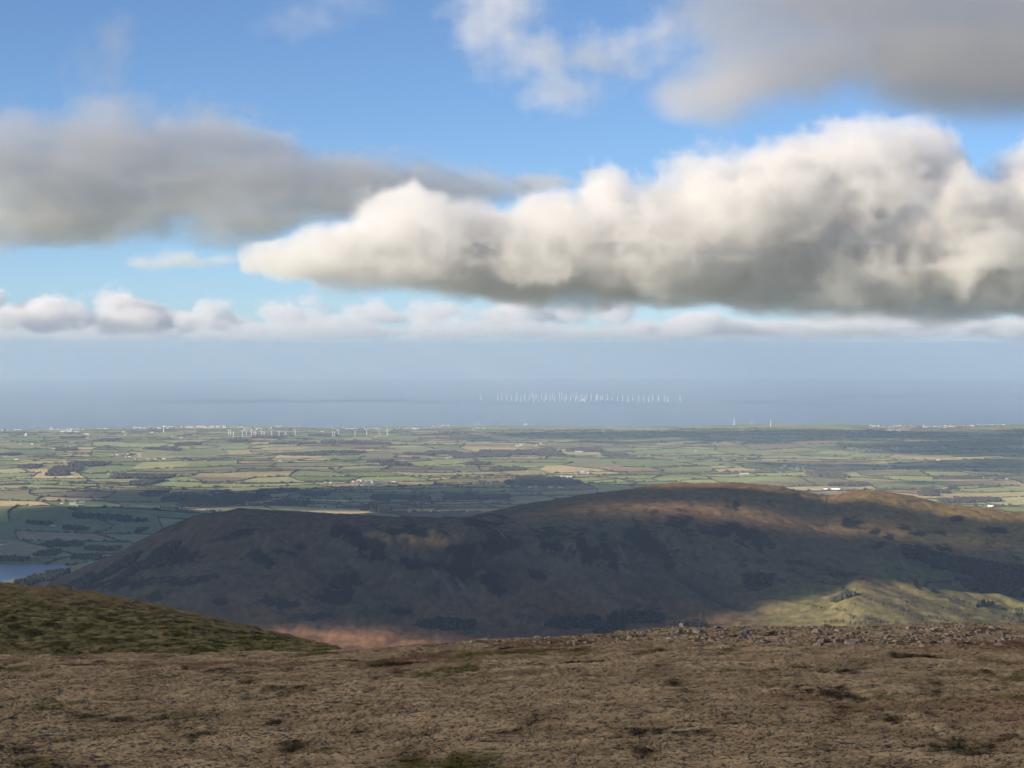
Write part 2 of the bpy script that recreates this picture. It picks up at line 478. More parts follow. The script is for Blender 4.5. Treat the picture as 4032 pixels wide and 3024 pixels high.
# fields by the fell foot at the right and the plain
fieldc = field_lookup(Xg, Yg).reshape(NR, NC, 3)
plm = np.maximum(plain, (sstep(6000, 6600, Yg) * (Ug < 250)) * (ZT < 150))
C_ = C_ * (1 - plm[..., None]) + fieldc * plm[..., None]
moor = sstep(.25, .7, fbm(Xg / 1500, Yg / 800, 4, 81)) * plain * .75
C_ = mixc(C_, moor, (.16, .125, .095))
for (u_, v_, ru_, rv_) in [(740,962,85,5),(800,968,60,4),(540,952,70,3),(1560,965,70,4),(1800,1000,120,5),(1950,965,80,4),(2100,1030,80,4)]:
    C_ = mixc(C_, .8 * blob(u_, v_, ru_, rv_, 0, .4, jag=.25) * plain, (.2, .1, .07))
for (u_, v_, ru_, rv_) in [(1000,1040,150,7),(1330,1027,60,4),(380,1055,90,4),(1100,995,90,3),(560,1003,60,3)]:
    C_ = mixc(C_, .7 * blob(u_, v_, ru_, rv_, 0, .5, jag=.25) * plain, (.24, .2, .09))
wet = (ZT + (Xg ** 2 + Yg ** 2) / (2 * RE))
C_ = mixc(C_, (1 - sstep(3, 9, wet)) * (Yg > 19000), (.2, .18, .14))

def fan_mesh(name, X, Y, Zz, Cc, r0, r1):
    V = np.stack([X[r0:r1], Y[r0:r1], Zz[r0:r1]], -1).reshape(-1, 3)
    n, m = r1 - r0, X.shape[1]
    idx = np.arange(n * m).reshape(n, m)
    Fq = np.stack([idx[:-1, :-1], idx[:-1, 1:], idx[1:, 1:], idx[1:, :-1]], -1).reshape(-1, 4)
    me = mesh_np(name, V, Fq, True)
    if Cc is not None: set_col(me, Cc[r0:r1].reshape(-1, 3))
    return me

isplit = int(np.searchsorted(yr, 6650))
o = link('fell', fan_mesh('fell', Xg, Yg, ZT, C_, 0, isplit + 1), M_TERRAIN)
tag(o, 'broad brown fell with heather patches in cloud shadow across the middle', kind='structure')
o = link('farmland', fan_mesh('farmland', Xg, Yg, ZT, C_, isplit, NR), M_TERRAIN)
tag(o, 'flat patchwork of green farmland reaching to the coast', kind='structure')
print('terrain', time.time() - T0)

# ------------------------------------------------------------------ sea and lake
def water_mat(name, col, bump, scale):
    m, nt, b = new_mat(name)
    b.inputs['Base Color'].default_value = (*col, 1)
    b.inputs['Roughness'].default_value = 0.35
    b.inputs['Specular IOR Level'].default_value = 0.5
    geo = nt.nodes.new('ShaderNodeNewGeometry')
    n = nt.nodes.new('ShaderNodeTexNoise'); n.inputs['Scale'].default_value = scale; n.inputs['Detail'].default_value = 5
    nt.links.new(geo.outputs['Position'], n.inputs['Vector'])
    bp = nt.nodes.new('ShaderNodeBump'); bp.inputs['Strength'].default_value = bump; bp.inputs['Distance'].default_value = 2.0
    nt.links.new(n.outputs['Fac'], bp.inputs['Height']); nt.links.new(bp.outputs[0], b.inputs['Normal'])
    return m
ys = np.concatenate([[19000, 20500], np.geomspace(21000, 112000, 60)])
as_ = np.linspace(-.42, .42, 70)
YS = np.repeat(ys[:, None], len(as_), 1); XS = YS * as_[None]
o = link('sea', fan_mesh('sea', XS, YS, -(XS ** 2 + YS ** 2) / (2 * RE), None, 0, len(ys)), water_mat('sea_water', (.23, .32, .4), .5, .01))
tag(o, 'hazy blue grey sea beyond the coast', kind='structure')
lx = np.linspace(-3300, -1050, 30); ly = np.linspace(5300, 7000, 30)
LX, LY = np.meshgrid(lx, ly)
o = link('lake', fan_mesh('lake', LX, LY, 100.5 - (LX ** 2 + LY ** 2) / (2 * RE), None, 0, 30), water_mat('lake_water', (.06, .14, .27), 1.0, .08))
tag(o, 'dark blue lake at the left below the fell', kind='structure')

# ------------------------------------------------------------------ near hilltop (the ground the photograph stands on)
CREST = ([-300, 0, 150, 250, 310, 356, 417, 509, 602, 634, 680, 740, 833, 926, 1024, 1300],
         [662, 661, 659, 657, 656, 654.5, 649.5, 643.5, 636.5, 633, 630.5, 630, 629.5, 627.5, 627, 624])
HUMP = ([-300, -100, 0, 60, 120, 190, 260, 320, 356, 400, 470, 1300],
        [575, 581, 586, 590.5, 600, 615, 632, 646, 654, 668, 690, 700])
gu = np.concatenate([np.linspace(-1900, -6, 70)[:-1], np.arange(-6, 1031, 2.4), np.linspace(1031, 2900, 70)[1:]])
gy_ = np.concatenate([np.linspace(0.5, 40, 24, endpoint=False), np.linspace(40, 205, 310, endpoint=False),
                      np.linspace(205, 400, 170, endpoint=False), np.geomspace(400, 2700, 50)])
NU, NY = len(gu), len(gy_)
cr = np.interp(gu, *CREST); hu = np.interp(gu, *HUMP)
mc = -slope(512, cr)[1]; mh = -slope(512, hu)[1]
YC = 190.0
kk = 1.57e-4
def near_h(y): return -mc * y - kk * (y - YC) ** 2
dk = np.array([0, 45, 70, 95, 120, 145, 170, 190, 212, 260, 320, 375, 430, 800, 1600, 2700.0])
hk = np.zeros((len(dk), NU))
onh = 1 - sstep(330, 420, gu)
for i, y in enumerate(dk):
    if y == 0: hk[i] = -1.65
    elif y <= 190: hk[i] = near_h(y)
    elif y == 212: hk[i] = -(mc + .0045) * y
    elif y == 260: hk[i] = -((mc - .25 * (mc - mh)) * onh + (mc + .02) * (1 - onh)) * y
    elif y == 320: hk[i] = -((mc - .72 * (mc - mh)) * onh + (mc + .05) * (1 - onh)) * y
    elif y == 375: hk[i] = -(mh * onh + (mc + .085) * (1 - onh)) * y
    elif y == 430: hk[i] = -((mh + .006) * onh + (mc + .11) * (1 - onh)) * y
    elif y == 800: hk[i] = -.24 * y
    elif y == 1600: hk[i] = -.27 * y
    else: hk[i] = -605
ZF = ZC + pchip(np.repeat(dk[:, None], NU, 1), hk, gy_)
YF = np.repeat(gy_[:, None], NU, 1); XF = YF * a_of(gu)[None]
UF = np.repeat(gu[None], NY, 0)
fade = sstep(6, 40, YF)
ZF += fade * (fbm(XF / 7.0, YF / 5.0, 3, 91) * .28 + fbm(XF / 2.6, YF / 1.5, 3, 95) * .17 + fbm(XF / 40, YF / 40, 2, 97) * .25)
ZF += sstep(215, 250, YF) * (1 - sstep(420, 500, YF)) * fbm(XF / 6.0, YF / 4.0, 4, 93, .6) * .42
ROWF = row_of(YF, ZF)
near = YF < 205
edge = np.interp(gu, [300, 420, 520, 620, 760, 1030, 1300], [186, 160, 138, 118, 108, 106, 104])[None]
stony = sstep(-6, 10, YF + 9 * fbm(XF / 9, YF / 12, 4, 99) - edge) * near * (gu > 330)[None]
# ground colour under the grass
G = np.zeros((NY, NU, 3)); G[:] = (.24, .175, .1)
g1 = fbm(XF / 6, YF / 14, 4, 101); g2 = fbm(XF / 22, YF / 30, 3, 103)
G = mixc(G, sstep(.1, .6, g1) * .5, (.13, .1, .058))
G = mixc(G, sstep(.2, .7, g2) * .5, (.17, .105, .065))
hm = sstep(215, 250, YF) * (1 - .75 * sstep(345, 380, YF + 14 * g2))
G = mixc(G, hm * .85, (.06, .062, .024))
G = mixc(G, stony * .8, (.075, .06, .05))
me = fan_mesh('near_hilltop', XF, YF, ZF, G, 0, NY)
M_NEAR = attr_mat('moor_ground', 1.2, .55, 1.35, 9.0, .7, 1.25)
fg = tag(link('hilltop_ground', me, M_NEAR), 'rough straw brown moorland falling away below the viewpoint', kind='structure')
for nm, val in (('gd', (np.where(near, 1 - .93 * stony, .0) * sstep(38, 44, YF) + np.where((YF > 225) & (YF < 400), .45 * onh[None], 0)) * ((gu > -130) & (gu < 1150))[None]),
                ('hd', hm)):
    at = me.attributes.new(nm, 'FLOAT', 'POINT'); at.data.foreach_set('value', np.ascontiguousarray(val, np.float32).ravel())

def near_height(x, y):
    u = 512 + F * x / y
    fi = np.interp(y, gy_, np.arange(NY)); fj = np.interp(u, gu, np.arange(NU))
    i = min(int(fi), NY - 2); j = min(int(fj), NU - 2)
    ti, tj = fi - i, fj - j
    return (ZF[i, j] * (1 - ti) * (1 - tj) + ZF[i + 1, j] * ti * (1 - tj) + ZF[i, j + 1] * (1 - ti) * tj + ZF[i + 1, j + 1] * ti * tj)

# grass: tuft meshes scattered by geometry nodes
def grass_mat():
    m, nt, b = new_mat('moor_grass')
    geo = nt.nodes.new('ShaderNodeNewGeometry')
    def nz(scale, detail, stretch=(1, 1, 1)):
        mp = nt.nodes.new('ShaderNodeMapping'); mp.inputs['Scale'].default_value = stretch
        nt.links.new(geo.outputs['Position'], mp.inputs['Vector'])
        n = nt.nodes.new('ShaderNodeTexNoise'); n.inputs['Scale'].default_value = scale; n.inputs['Detail'].default_value = detail
        n.inputs['Roughness'].default_value = .6
        nt.links.new(mp.outputs[0], n.inputs['Vector']); return n.outputs['Fac']
    def ramp(fac, a, c):
        r = nt.nodes.new('ShaderNodeMapRange'); r.interpolation_type = 'SMOOTHSTEP'
        r.inputs['From Min'].default_value = a; r.inputs['From Max'].default_value = c
        nt.links.new(fac, r.inputs['Value']); return r.outputs[0]
    def mix(fac, ca, cb):
        x = nt.nodes.new('ShaderNodeMix'); x.data_type = 'RGBA'
        nt.links.new(fac, x.inputs['Factor'])
        for s, c in ((x.inputs['A'], ca), (x.inputs['B'], cb)):
            if isinstance(c, tuple): s.default_value = (*c, 1)
            else: nt.links.new(c, s)
        return x.outputs['Result']
    oi = nt.nodes.new('ShaderNodeObjectInfo')
    straw = mix(oi.outputs['Random'], (.27, .2, .12), (.37, .285, .175))
    c = mix(ramp(nz(.07, 4, (1, .6, 1)), .53, .68), straw, (.2, .125, .078))             # redder brown
    c = mix(ramp(nz(.22, 5, (1, .5, 1)), .56, .68), c, (.1, .09, .035))                    # mossy green
    c = mix(ramp(nz(.42, 8, (1, .45, 1)), .555, .68), c, (.04, .034, .022))               # dark heath
    sx = nt.nodes.new('ShaderNodeSeparateXYZ'); nt.links.new(geo.outputs['Position'], sx.inputs[0])
    nf = nt.nodes.new('ShaderNodeMath'); nf.operation = 'MULTIPLY_ADD'; nf.inputs[1].default_value = 190.0; nf.inputs[2].default_value = -95.0
    nt.links.new(nz(.1, 5, (1, .8, 1)), nf.inputs[0])
    ya = nt.nodes.new('ShaderNodeMath'); ya.operation = 'ADD'; nt.links.new(sx.outputs['Y'], ya.inputs[0]); nt.links.new(nf.outputs[0], ya.inputs[1])
    xl = nt.nodes.new('ShaderNodeMath'); xl.operation = 'SUBTRACT'; nt.links.new(ya.outputs[0], xl.inputs[0])
    xm = nt.nodes.new('ShaderNodeMath'); xm.operation = 'MAXIMUM'; nt.links.new(sx.outputs['X'], xm.inputs[0]); xm.inputs[1].default_value = -12.0
    xs_ = nt.nodes.new('ShaderNodeMath'); xs_.operation = 'MULTIPLY_ADD'; nt.links.new(xm.outputs[0], xs_.inputs[0]); xs_.inputs[1].default_value = 3.0; xs_.inputs[2].default_value = 36.0
    nt.links.new(xs_.outputs[0], xl.inputs[1])
    far = ramp(xl.outputs[0], 180, 235)
    nz2 = ramp(nz(.55, 6, (1, .5, 1)), .4, .58)
    green = mix(nz2, (.06, .058, .022), (.2, .17, .08))
    back = ramp(sx.outputs['Y'], 315, 375)
    green = mix(back, green, (.2, .155, .085))
    c = mix(far, c, green)
    tint = nt.nodes.new('ShaderNodeAttribute'); tint.attribute_name = 'tip'
    tone = nt.nodes.new('ShaderNodeMapRange'); tone.inputs['From Min'].default_value = .36; tone.inputs['From Max'].default_value = .64
    tone.inputs['To Min'].default_value = .72; tone.inputs['To Max'].default_value = 1.28
    nt.links.new(nz(.38, 6, (1, .7, 1)), tone.inputs['Value'])
    ct = nt.nodes.new('ShaderNodeVectorMath'); ct.operation = 'SCALE'
    nt.links.new(c, ct.inputs[0]); nt.links.new(tone.outputs[0], ct.inputs['Scale']); c = ct.outputs[0]
    c2 = nt.nodes.new('ShaderNodeVectorMath'); c2.operation = 'SCALE'
    nt.links.new(c, c2.inputs[0]); nt.links.new(tint.outputs['Fac'], c2.inputs['Scale'])
    nt.links.new(c2.outputs[0], b.inputs['Base Color'])
    up = nt.nodes.new('ShaderNodeCombineXYZ'); up.inputs[1].default_value = -.3; up.inputs[2].default_value = .95      # matted turf shades as one surface
    nt.links.new(up.outputs[0], b.inputs['Normal'])
    return m
M_GRASS = grass_mat()
tufts = []
for v in range(5):
    V = []; Fc = []; tip = []
    r_ = random.Random(50 + v)
    for k in range(34):
        a = r_.random() * 6.283; rad = .16 * math.sqrt(r_.random())
        bx, by = rad * math.cos(a), rad * math.sin(a)
        L = r_.uniform(.14, .36); wd = r_.uniform(.007, .013); up = r_.uniform(.03, .09)
        la = r_.gauss(.1, .5) + (math.pi if r_.random() < .22 else 0)          # combed by the wind, mostly to the right
        dx, dy = math.cos(la) * L, math.sin(la) * L
        px, py, pz = 0.0, wd * .5, wd
        n = len(V)
        V += [(bx - px, by - py, -.03), (bx + px, by + py, -.03 + pz), (bx + dx * .45 - px, by + dy * .45 - py, up - pz),
              (bx + dx * .45 + px, by + dy * .45 + py, up + pz), (bx + dx, by + dy, up * r_.uniform(.2, .9))]
        Fc += [(n, n + 1, n + 3), (n, n + 3, n + 2), (n + 2, n + 3, n + 4)]
        sh = r_.uniform(.88, 1.12)
        tip += [sh, sh, sh, sh, sh]
    me_t = mesh('grass_tuft', V, Fc)
    me_t.materials.append(M_GRASS)
    at = me_t.attributes.new('tip', 'FLOAT', 'POINT'); at.data.foreach_set('value', tip)
    tufts.append(me_t)

def grass_object():
    base = bpy.data.meshes.new('moor_grass')
    ob = bpy.data.objects.new('moor_grass', base); COL.objects.link(ob)
    # the tuft meshes ride inside the object's own node group through collection-free object info nodes
    ng = bpy.data.node_groups.new('moor_grass', 'GeometryNodeTree')
    ng.interface.new_socket('Geometry', in_out='INPUT', socket_type='NodeSocketGeometry')
    ng.interface.new_socket('Geometry', in_out='OUTPUT', socket_type='NodeSocketGeometry')
    N = ng.nodes.new; K = ng.links.new
    go = N('NodeGroupOutput'); gin = N('NodeGroupInput')
    src = N('GeometryNodeObjectInfo'); src.inputs['Object'].default_value = fg
    dp = N('GeometryNodeDistributePointsOnFaces'); dp.distribute_method = 'RANDOM'
    na = N('GeometryNodeInputNamedAttribute'); na.data_type = 'FLOAT'; na.inputs[0].default_value = 'gd'
    mu = N('ShaderNodeMath'); mu.operation = 'MULTIPLY'; mu.inputs[1].default_value = 25.0
    K(na.outputs[0], mu.inputs[0]); K(mu.outputs[0], dp.inputs['Density']); K(src.outputs['Geometry'], dp.inputs['Mesh'])
    g2i = N('GeometryNodeGeometryToInstance')
    ip = N('GeometryNodeInstanceOnPoints'); ip.inputs['Pick Instance'].default_value = True
    K(dp.outputs['Points'], ip.inputs['Points']); K(g2i.outputs[0], ip.inputs['Instance'])
    # all tuft variants live in one mesh, split apart by islands would be costly: feed each through its own socket
    for t in tuft_objs:
        oi = N('GeometryNodeObjectInfo'); oi.inputs['Object'].default_value = t
        K(oi.outputs['Geometry'], g2i.inputs[0])
    rv = N('FunctionNodeRandomValue'); rv.data_type = 'FLOAT_VECTOR'
    rv.inputs['Min'].default_value = (-.12, -.12, -.45); rv.inputs['Max'].default_value = (.12, .12, .45)
    K(rv.outputs[0], ip.inputs['Rotation'])
    rs = N('FunctionNodeRandomValue'); rs.data_type = 'FLOAT'
    rs.inputs[2].default_value = .55; rs.inputs[3].default_value = 1.35
    pos = N('GeometryNodeInputPosition'); sx = N('ShaderNodeSeparateXYZ'); K(pos.outputs[0], sx.inputs[0])
    mr = N('ShaderNodeMapRange'); mr.inputs['From Min'].default_value = 60; mr.inputs['From Max'].default_value = 300
    mr.inputs['To Min'].default_value = .95; mr.inputs['To Max'].default_value = 1.7
    K(sx.outputs['Y'], mr.inputs['Value'])
    ms = N('ShaderNodeMath'); ms.operation = 'MULTIPLY'; K(rs.outputs[1], ms.inputs[0]); K(mr.outputs[0], ms.inputs[1])
    K(ms.outputs[0], ip.inputs['Scale'])
    K(ip.outputs[0], go.inputs[0])
    md = ob.modifiers.new('grass', 'NODES'); md.node_group = ng
    return ob
tuft_objs = []
tx = [(-.9, 47), (1.2, 48.5), (3.1, 46.5), (-3.4, 49), (.1, 51)]
for v, t in enumerate(tufts):
    ob = link('grass_tuft', t)
    ob.location = (tx[v][0], tx[v][1], near_height(*tx[v]))
    tag(ob, 'loose tuft of straw coloured grass among the near moor grass', kind='stuff')
    tuft_objs.append(ob)
gr = grass_object()
tag(gr, 'dry straw coloured moor grass covering the near hilltop', kind='stuff')
print('grass', time.time() - T0)

# stones along the crest
M_STONE = flat_mat('grey_stone', (.25, .205, .17), vary=(1.5, .55, 1.35))
M_STONE2 = flat_mat('lichen_stone', (.2, .155, .115), vary=(2.5, .55, 1.4))
def stone_verts(r_, sx, sy, sz):
    V = []
    n = 7
    for k in range(n):
        a = 6.283 * k / n + r_.uniform(-.25, .25); q = r_.uniform(.8, 1.15)
        V.append((sx * .5 * q * math.cos(a), sy * .5 * q * math.sin(a), -sz * .5))
    for k in range(n):
        a = 6.283 * k / n + r_.uniform(-.25, .25); q = r_.uniform(.55, 1.0)
        V.append((sx * .5 * q * math.cos(a), sy * .5 * q * math.sin(a), sz * .5 * r_.uniform(.4, 1.0)))
    V.append((r_.uniform(-.1, .1) * sx, r_.uniform(-.1, .1) * sy, sz * .62))
    Fc = [(k, (k + 1) % n, n + (k + 1) % n, n + k) for k in range(n)] + [(n + k, n + (k + 1) % n, 2 * n) for k in range(n)]
    return V, Fc
r_ = random.Random(3)
stone_meshes = []
for k in range(14):
    V, Fc = stone_verts(r_, r_.uniform(.8, 1.3), r_.uniform(.6, 1.0), r_.uniform(.3, .6))
    m_ = mesh('stone', V, Fc); m_.materials.append(M_STONE if k % 2 else M_STONE2); stone_meshes.append(m_)
def place_stone(u, y, s, label, group=None, flat=1.0, rz=None, m=None):
    x = y * (u - 512) / F
    o = link('stone', m or r_.choice(stone_meshes))
    o.location = (x, y, near_height(x, y) + .16 * s)
    o.scale = (s, s * .9, s * flat)
    o.rotation_euler = (r_.uniform(-.25, .25), r_.uniform(-.25, .25), r_.uniform(0, 6.28) if rz is None else rz)
    return tag(o, label, 'stone', group)
place_stone(683, 189, .85, 'pale blocky stone standing highest on the stony crest', flat=1.3, m=stone_meshes[1])
place_stone(690, 189.5, .75, 'second pale stone leaning beside the highest crest block', flat=1.0, m=stone_meshes[3])
place_stone(635, 188, .6, 'small upright stone alone on the crest left of the blocks', flat=1.3, m=stone_meshes[5])
place_stone(845, 132, .9, 'long flat grey slab below the right crest', flat=.5, m=stone_meshes[7])
place_stone(903, 128, .8, 'tilted grey slab right of the long flat slab', flat=.8, m=stone_meshes[9])
for k in range(150):
    u = r_.uniform(470, 1030); y = r_.uniform(110, 191)
    if u < 640 and y < 150: continue
    place_stone(u, y, r_.uniform(.35, .8), 'grey brown stone lying in the stony turf along the crest', 'stones scattered along the crest', r_.uniform(.5, 1))
SV = []; SF = []; base_n = 0
for k in range(15000):
    u = r_.uniform(380, 1040); y = 192 - 90 * r_.random() ** 1.1
    ye = float(np.interp(u, [300, 420, 520, 620, 760, 1030, 1300], [186, 160, 138, 118, 108, 106, 104]))
    if r_.random() > np.interp(y - ye, [-8, 0, 10], [.04, .3, 1]) * np.interp(u, [380, 600], [.5, 1]): continue
    x = y * (u - 512) / F; z = near_height(x, y)
    s = r_.uniform(.09, .34); V, Fc = stone_verts(r_, s * 1.3, s, s * r_.uniform(.35, .8))
    ca = r_.uniform(0, 6.28); c_, s_ = math.cos(ca), math.sin(ca)
    SV += [(x + p[0] * c_ - p[1] * s_, y + p[0] * s_ + p[1] * c_, z + .03 + p[2]) for p in V]
    SF += [tuple(base_n + i for i in f) for f in Fc]; base_n += len(V)
o = link('small_stones', mesh('small_stones', SV, SF), M_STONE2)
tag(o, 'spread of small brown grey stones over the crest turf', kind='stuff')
print('stones', time.time() - T0)

# ------------------------------------------------------------------ trees, woods, hedges
ICO = None
def ico():
    t = (1 + 5 ** .5) / 2
    V = np.array([(-1, t, 0), (1, t, 0), (-1, -t, 0), (1, -t, 0), (0, -1, t), (0, 1, t), (0, -1, -t), (0, 1, -t), (t, 0, -1), (t, 0, 1), (-t, 0, -1), (-t, 0, 1)], float)
    V /= np.linalg.norm(V[0])
    Fc = np.array([(0, 11, 5), (0, 5, 1), (0, 1, 7), (0, 7, 10), (0, 10, 11), (1, 5, 9), (5, 11, 4), (11, 10, 2), (10, 7, 6), (7, 1, 8), (3, 9, 4), (3, 4, 2), (3, 2, 6), (3, 6, 8), (3, 8, 9), (4, 9, 5), (2, 4, 11), (6, 2, 10), (8, 6, 7), (9, 8, 1)])
    return V, Fc
IV, IF = ico()
def crowns(P, Rr, H, Cc, name):
    """many small tree crowns (lumpy, each one different) as one mesh"""
    n = len(P)
    lump = 1 + .35 * (rng.random((n, 12, 1)) - .5) * 2
    V = IV[None] * lump * np.stack([Rr, Rr, H * .55], -1)[:, None, :]
    V = V + np.stack([P[:, 0], P[:, 1], P[:, 2] + H * .5], -1)[:, None, :]
    Fq = IF[None] + (np.arange(n) * 12)[:, None, None]
    m_ = mesh_np(name, V.reshape(-1, 3), Fq.reshape(-1, 3))
    set_col(m_, np.repeat(Cc, 12, 0) * (.75 + .5 * rng.random((n * 12, 1))))
    return m_

BROWN = np.array([.075, .058, .05]); CONIF = np.array([.032, .035, .022]); OLIVE = np.array([.06, .058, .035])
def scatter_wood(poly, spacing, hmin, hmax, col, ymin=0):
    """tree positions inside an ellipse list given in photograph pixels, on the ground"""
    out = []
    for (u, v, ru, rv) in poly:
        x0, y0, z0 = ground(u * S, v * S, ymin)
        # ground depth of the patch from its rows
        ya = ground(u * S, (v + rv) * S, ymin)[1]; yb = ground(u * S, (v - rv) * S, ymin)[1]
        hx = ru * S / F * y0; hy = max(20.0, .5 * abs(yb - ya)); hy = min(hy, hx * 2.5 + 60); yc = .5 * (ya + yb)
        nx = int(2 * hx / spacing) + 1; ny = int(2 * hy / spacing) + 1
        gx, gy2 = np.meshgrid(np.arange(nx), np.arange(ny))
        px = x0 - hx + gx.ravel() * spacing + (rng.random(gx.size) - .5) * spacing
        py = yc - hy + gy2.ravel() * spacing + (rng.random(gx.size) - .5) * spacing
        e = ((px - x0) / hx) ** 2 + ((py - yc) / hy) ** 2
        # boxy outline, as plantations have
        e = np.maximum(np.abs(px - x0) / hx, np.abs(py - yc) / hy) ** 4 * .5 + .5 * e
        k = e + .75 * fbm(px / 90, py / 60, 3, 17) < 1
        px, py = px[k], py[k]
        out.append(np.stack([px, py, height(px, py)], -1))
    return np.concatenate(out)

def wood(name, label, ells, spacing, hmin, hmax, col, ymin=0, rad=.6):
    P = scatter_wood(ells, spacing, hmin, hmax, col, ymin)
    n = len(P); H = hmin + (hmax - hmin) * rng.random(n)
    m_ = crowns(P, spacing * rad * (.8 + .4 * rng.random(n)), H, np.tile(col, (n, 1)) * (.75 + .5 * rng.random((n, 1))), name)
    o = link(name, m_, M_FOLIAGE)
    return tag(o, label, kind='stuff')

wood('conifer_wood', 'dark conifer wood crowning the low hill behind the fell', [(2140, 1900, 120, 16), (2060, 1905, 70, 10), (2230, 1908, 60, 12)], 9, 12, 18, CONIF, 6800)
wood('conifer_wood', 'long straight dark plantation across the shaded fields', [(1578, 1962, 114, 6), (1500, 1968, 36, 5)], 8, 11, 16, CONIF, 6800)
wood('conifer_wood', 'second long dark plantation right of the first', [(1880, 1962, 130, 8)], 8, 11, 16, CONIF, 6800)
wood('conifer_wood', 'small dark plantation above the fell plateau', [(1456, 2000, 28, 8), (1500, 2012, 40, 5)], 8, 10, 15, CONIF, 6600)
wood('bare_wood', 'brown wood with a square edge on the right of the plain', [(3255, 1872, 66, 10)], 9, 12, 16, BROWN * 1.3, 6800)
wood('bare_wood', 'brown grey copse in the right green fields', [(3690, 1938, 50, 6), (3660, 1950, 40, 4)], 9, 10, 14, BROWN, 6600)
wood('bare_wood', 'hedge like strip of bare trees below the right green fields', [(3340, 1912, 80, 5), (3850, 1972, 90, 7), (3760, 1976, 60, 6)], 9, 9, 14, BROWN, 6600)
wood('bare_wood', 'round brown plantation in the left sunlit fields', [(600, 1946, 42, 9)], 9, 11, 15, BROWN, 6600)
wood('bare_wood', 'dark broken woods following the valley behind the fell', [(720, 1965, 80, 9), (830, 1985, 120, 10), (950, 1965, 110, 12), (1080, 1940, 70, 8), (700, 2000, 40, 8), (1150, 1985, 80, 8), (1240, 1950, 60, 6)], 10, 10, 16, OLIVE * .7, 6600)
wood('bare_wood', 'dark trees between the left shaded fields', [(400, 2040, 120, 7), (330, 2035, 60, 6), (520, 2052, 60, 5), (150, 2065, 60, 4), (300, 2085, 50, 6), (250, 2150, 80, 5), (400, 2165, 70, 5), (560, 2090, 12, 20), (330, 2200, 60, 8), (180, 2185, 50, 8), (60, 2205, 60, 5)], 10, 9, 14, OLIVE * .6, 6000)
wood('bare_wood', 'band of grey winter woods across the middle of the plain', [(1900, 1795, 110, 7), (2050, 1785, 160, 6), (1740, 1785, 60, 5), (2300, 1775, 70, 5), (2420, 1792, 50, 4), (1880, 1828, 50, 4), (1500, 1818, 50, 3), (2000, 1850, 70, 4)], 11, 11, 17, BROWN, 6800)
wood('bare_wood', 'scattered grey woods on the left of the plain', [(260, 1850, 60, 10), (340, 1830, 70, 8), (230, 1870, 50, 5), (120, 1840, 40, 6), (30, 1792, 36, 5), (260, 1772, 40, 4), (280, 1725, 40, 3), (420, 1735, 40, 4), (640, 1770, 70, 3), (740, 1750, 50, 5), (110, 1905, 40, 5), (560, 1880, 120, 7), (560, 1905, 60, 6)], 11, 10, 16, BROWN * .95, 6800)
wood('bare_wood', 'grey tree belts below the wind turbines', [(930, 1738, 40, 4), (1060, 1722, 60, 3), (1150, 1747, 90, 3), (1270, 1715, 60, 3), (1400, 1745, 140, 3), (1350, 1782, 90, 4), (1200, 1790, 80, 5), (1560, 1830, 60, 3), (1650, 1790, 60, 3)], 12, 10, 16, BROWN, 6800)
wood('fell_wood', 'dark wooded slope falling away at the right of the fell', [(3800, 2235, 150, 30), (3950, 2270, 140, 40), (3640, 2205, 90, 14), (3900, 2320, 140, 22)], 9, 9, 13, np.array([.032, .028, .03]), 4650)
wood('fell_wood', 'dark wood along the valley foot behind the crest', [(2260, 2460, 110, 20), (2500, 2440, 110, 22), (1760, 2465, 110, 18), (2400, 2480, 60, 10), (2700, 2480, 60, 14)], 8, 9, 14, CONIF, 3600)
wood('fell_wood', 'small round plantation on the shaded lower fell', [(2990, 2292, 44, 16)], 8, 8, 11, CONIF, 3600)
wood('fell_wood', 'dark oval copse on the lower right pasture', [(3315, 2358, 34, 9)], 7, 8, 11, CONIF * 1.3, 3600)
wood('fell_wood', 'conifers at the foot of the fell beside the lake', [(160, 2285, 50, 10), (220, 2265, 40, 8), (100, 2300, 40, 8)], 8, 10, 15, CONIF, 4600)
wood('fell_wood', 'dark ravine wood on the left spur of the fell', [(420, 2262, 120, 10), (560, 2240, 100, 8), (640, 2185, 70, 16), (300, 2300, 60, 7)], 9, 8, 12, CONIF * 1.1, 4600)

# hedges of the plain, following the field edges
HV = []; HF = []; HC = []; hn = 0
def hedge_line(p, q, hmin, hmax, wd, col, seg=14.0, gap=.06, treep=.1):
    global hn
    L = math.hypot(q[0] - p[0], q[1] - p[1]); n = max(2, int(L / seg))
    t = np.linspace(0, 1, n + 1)
    x = p[0] + (q[0] - p[0]) * t; y = p[1] + (q[1] - p[1]) * t
    z = height(x, y)
    tx, ty = (q[0] - p[0]) / L, (q[1] - p[1]) / L
    h = hmin + (hmax - hmin) * rng.random(n + 1)
    h = np.where(rng.random(n + 1) < treep, h * 2.0 + 2, h)
    w_ = wd * (.7 + .6 * rng.random(n + 1))
    base = hn
    for k in range(n + 1):
        HV.extend([(x[k] - ty * w_[k], y[k] + tx * w_[k], z[k] - .5), (x[k] + rng.random() - .5, y[k] + rng.random() - .5, z[k] + h[k]), (x[k] + ty * w_[k], y[k] - tx * w_[k], z[k] - .5)])
        c = col * (.7 + .6 * rng.random()); HC.extend([c, c, c])
    for k in range(n):
        if rng.random() < gap: continue
        a = base + 3 * k
        HF.extend([(a, a + 3, a + 4, a + 1), (a + 1, a + 4, a + 5, a + 2)])
    hn += 3 * (n + 1)
amax = .245
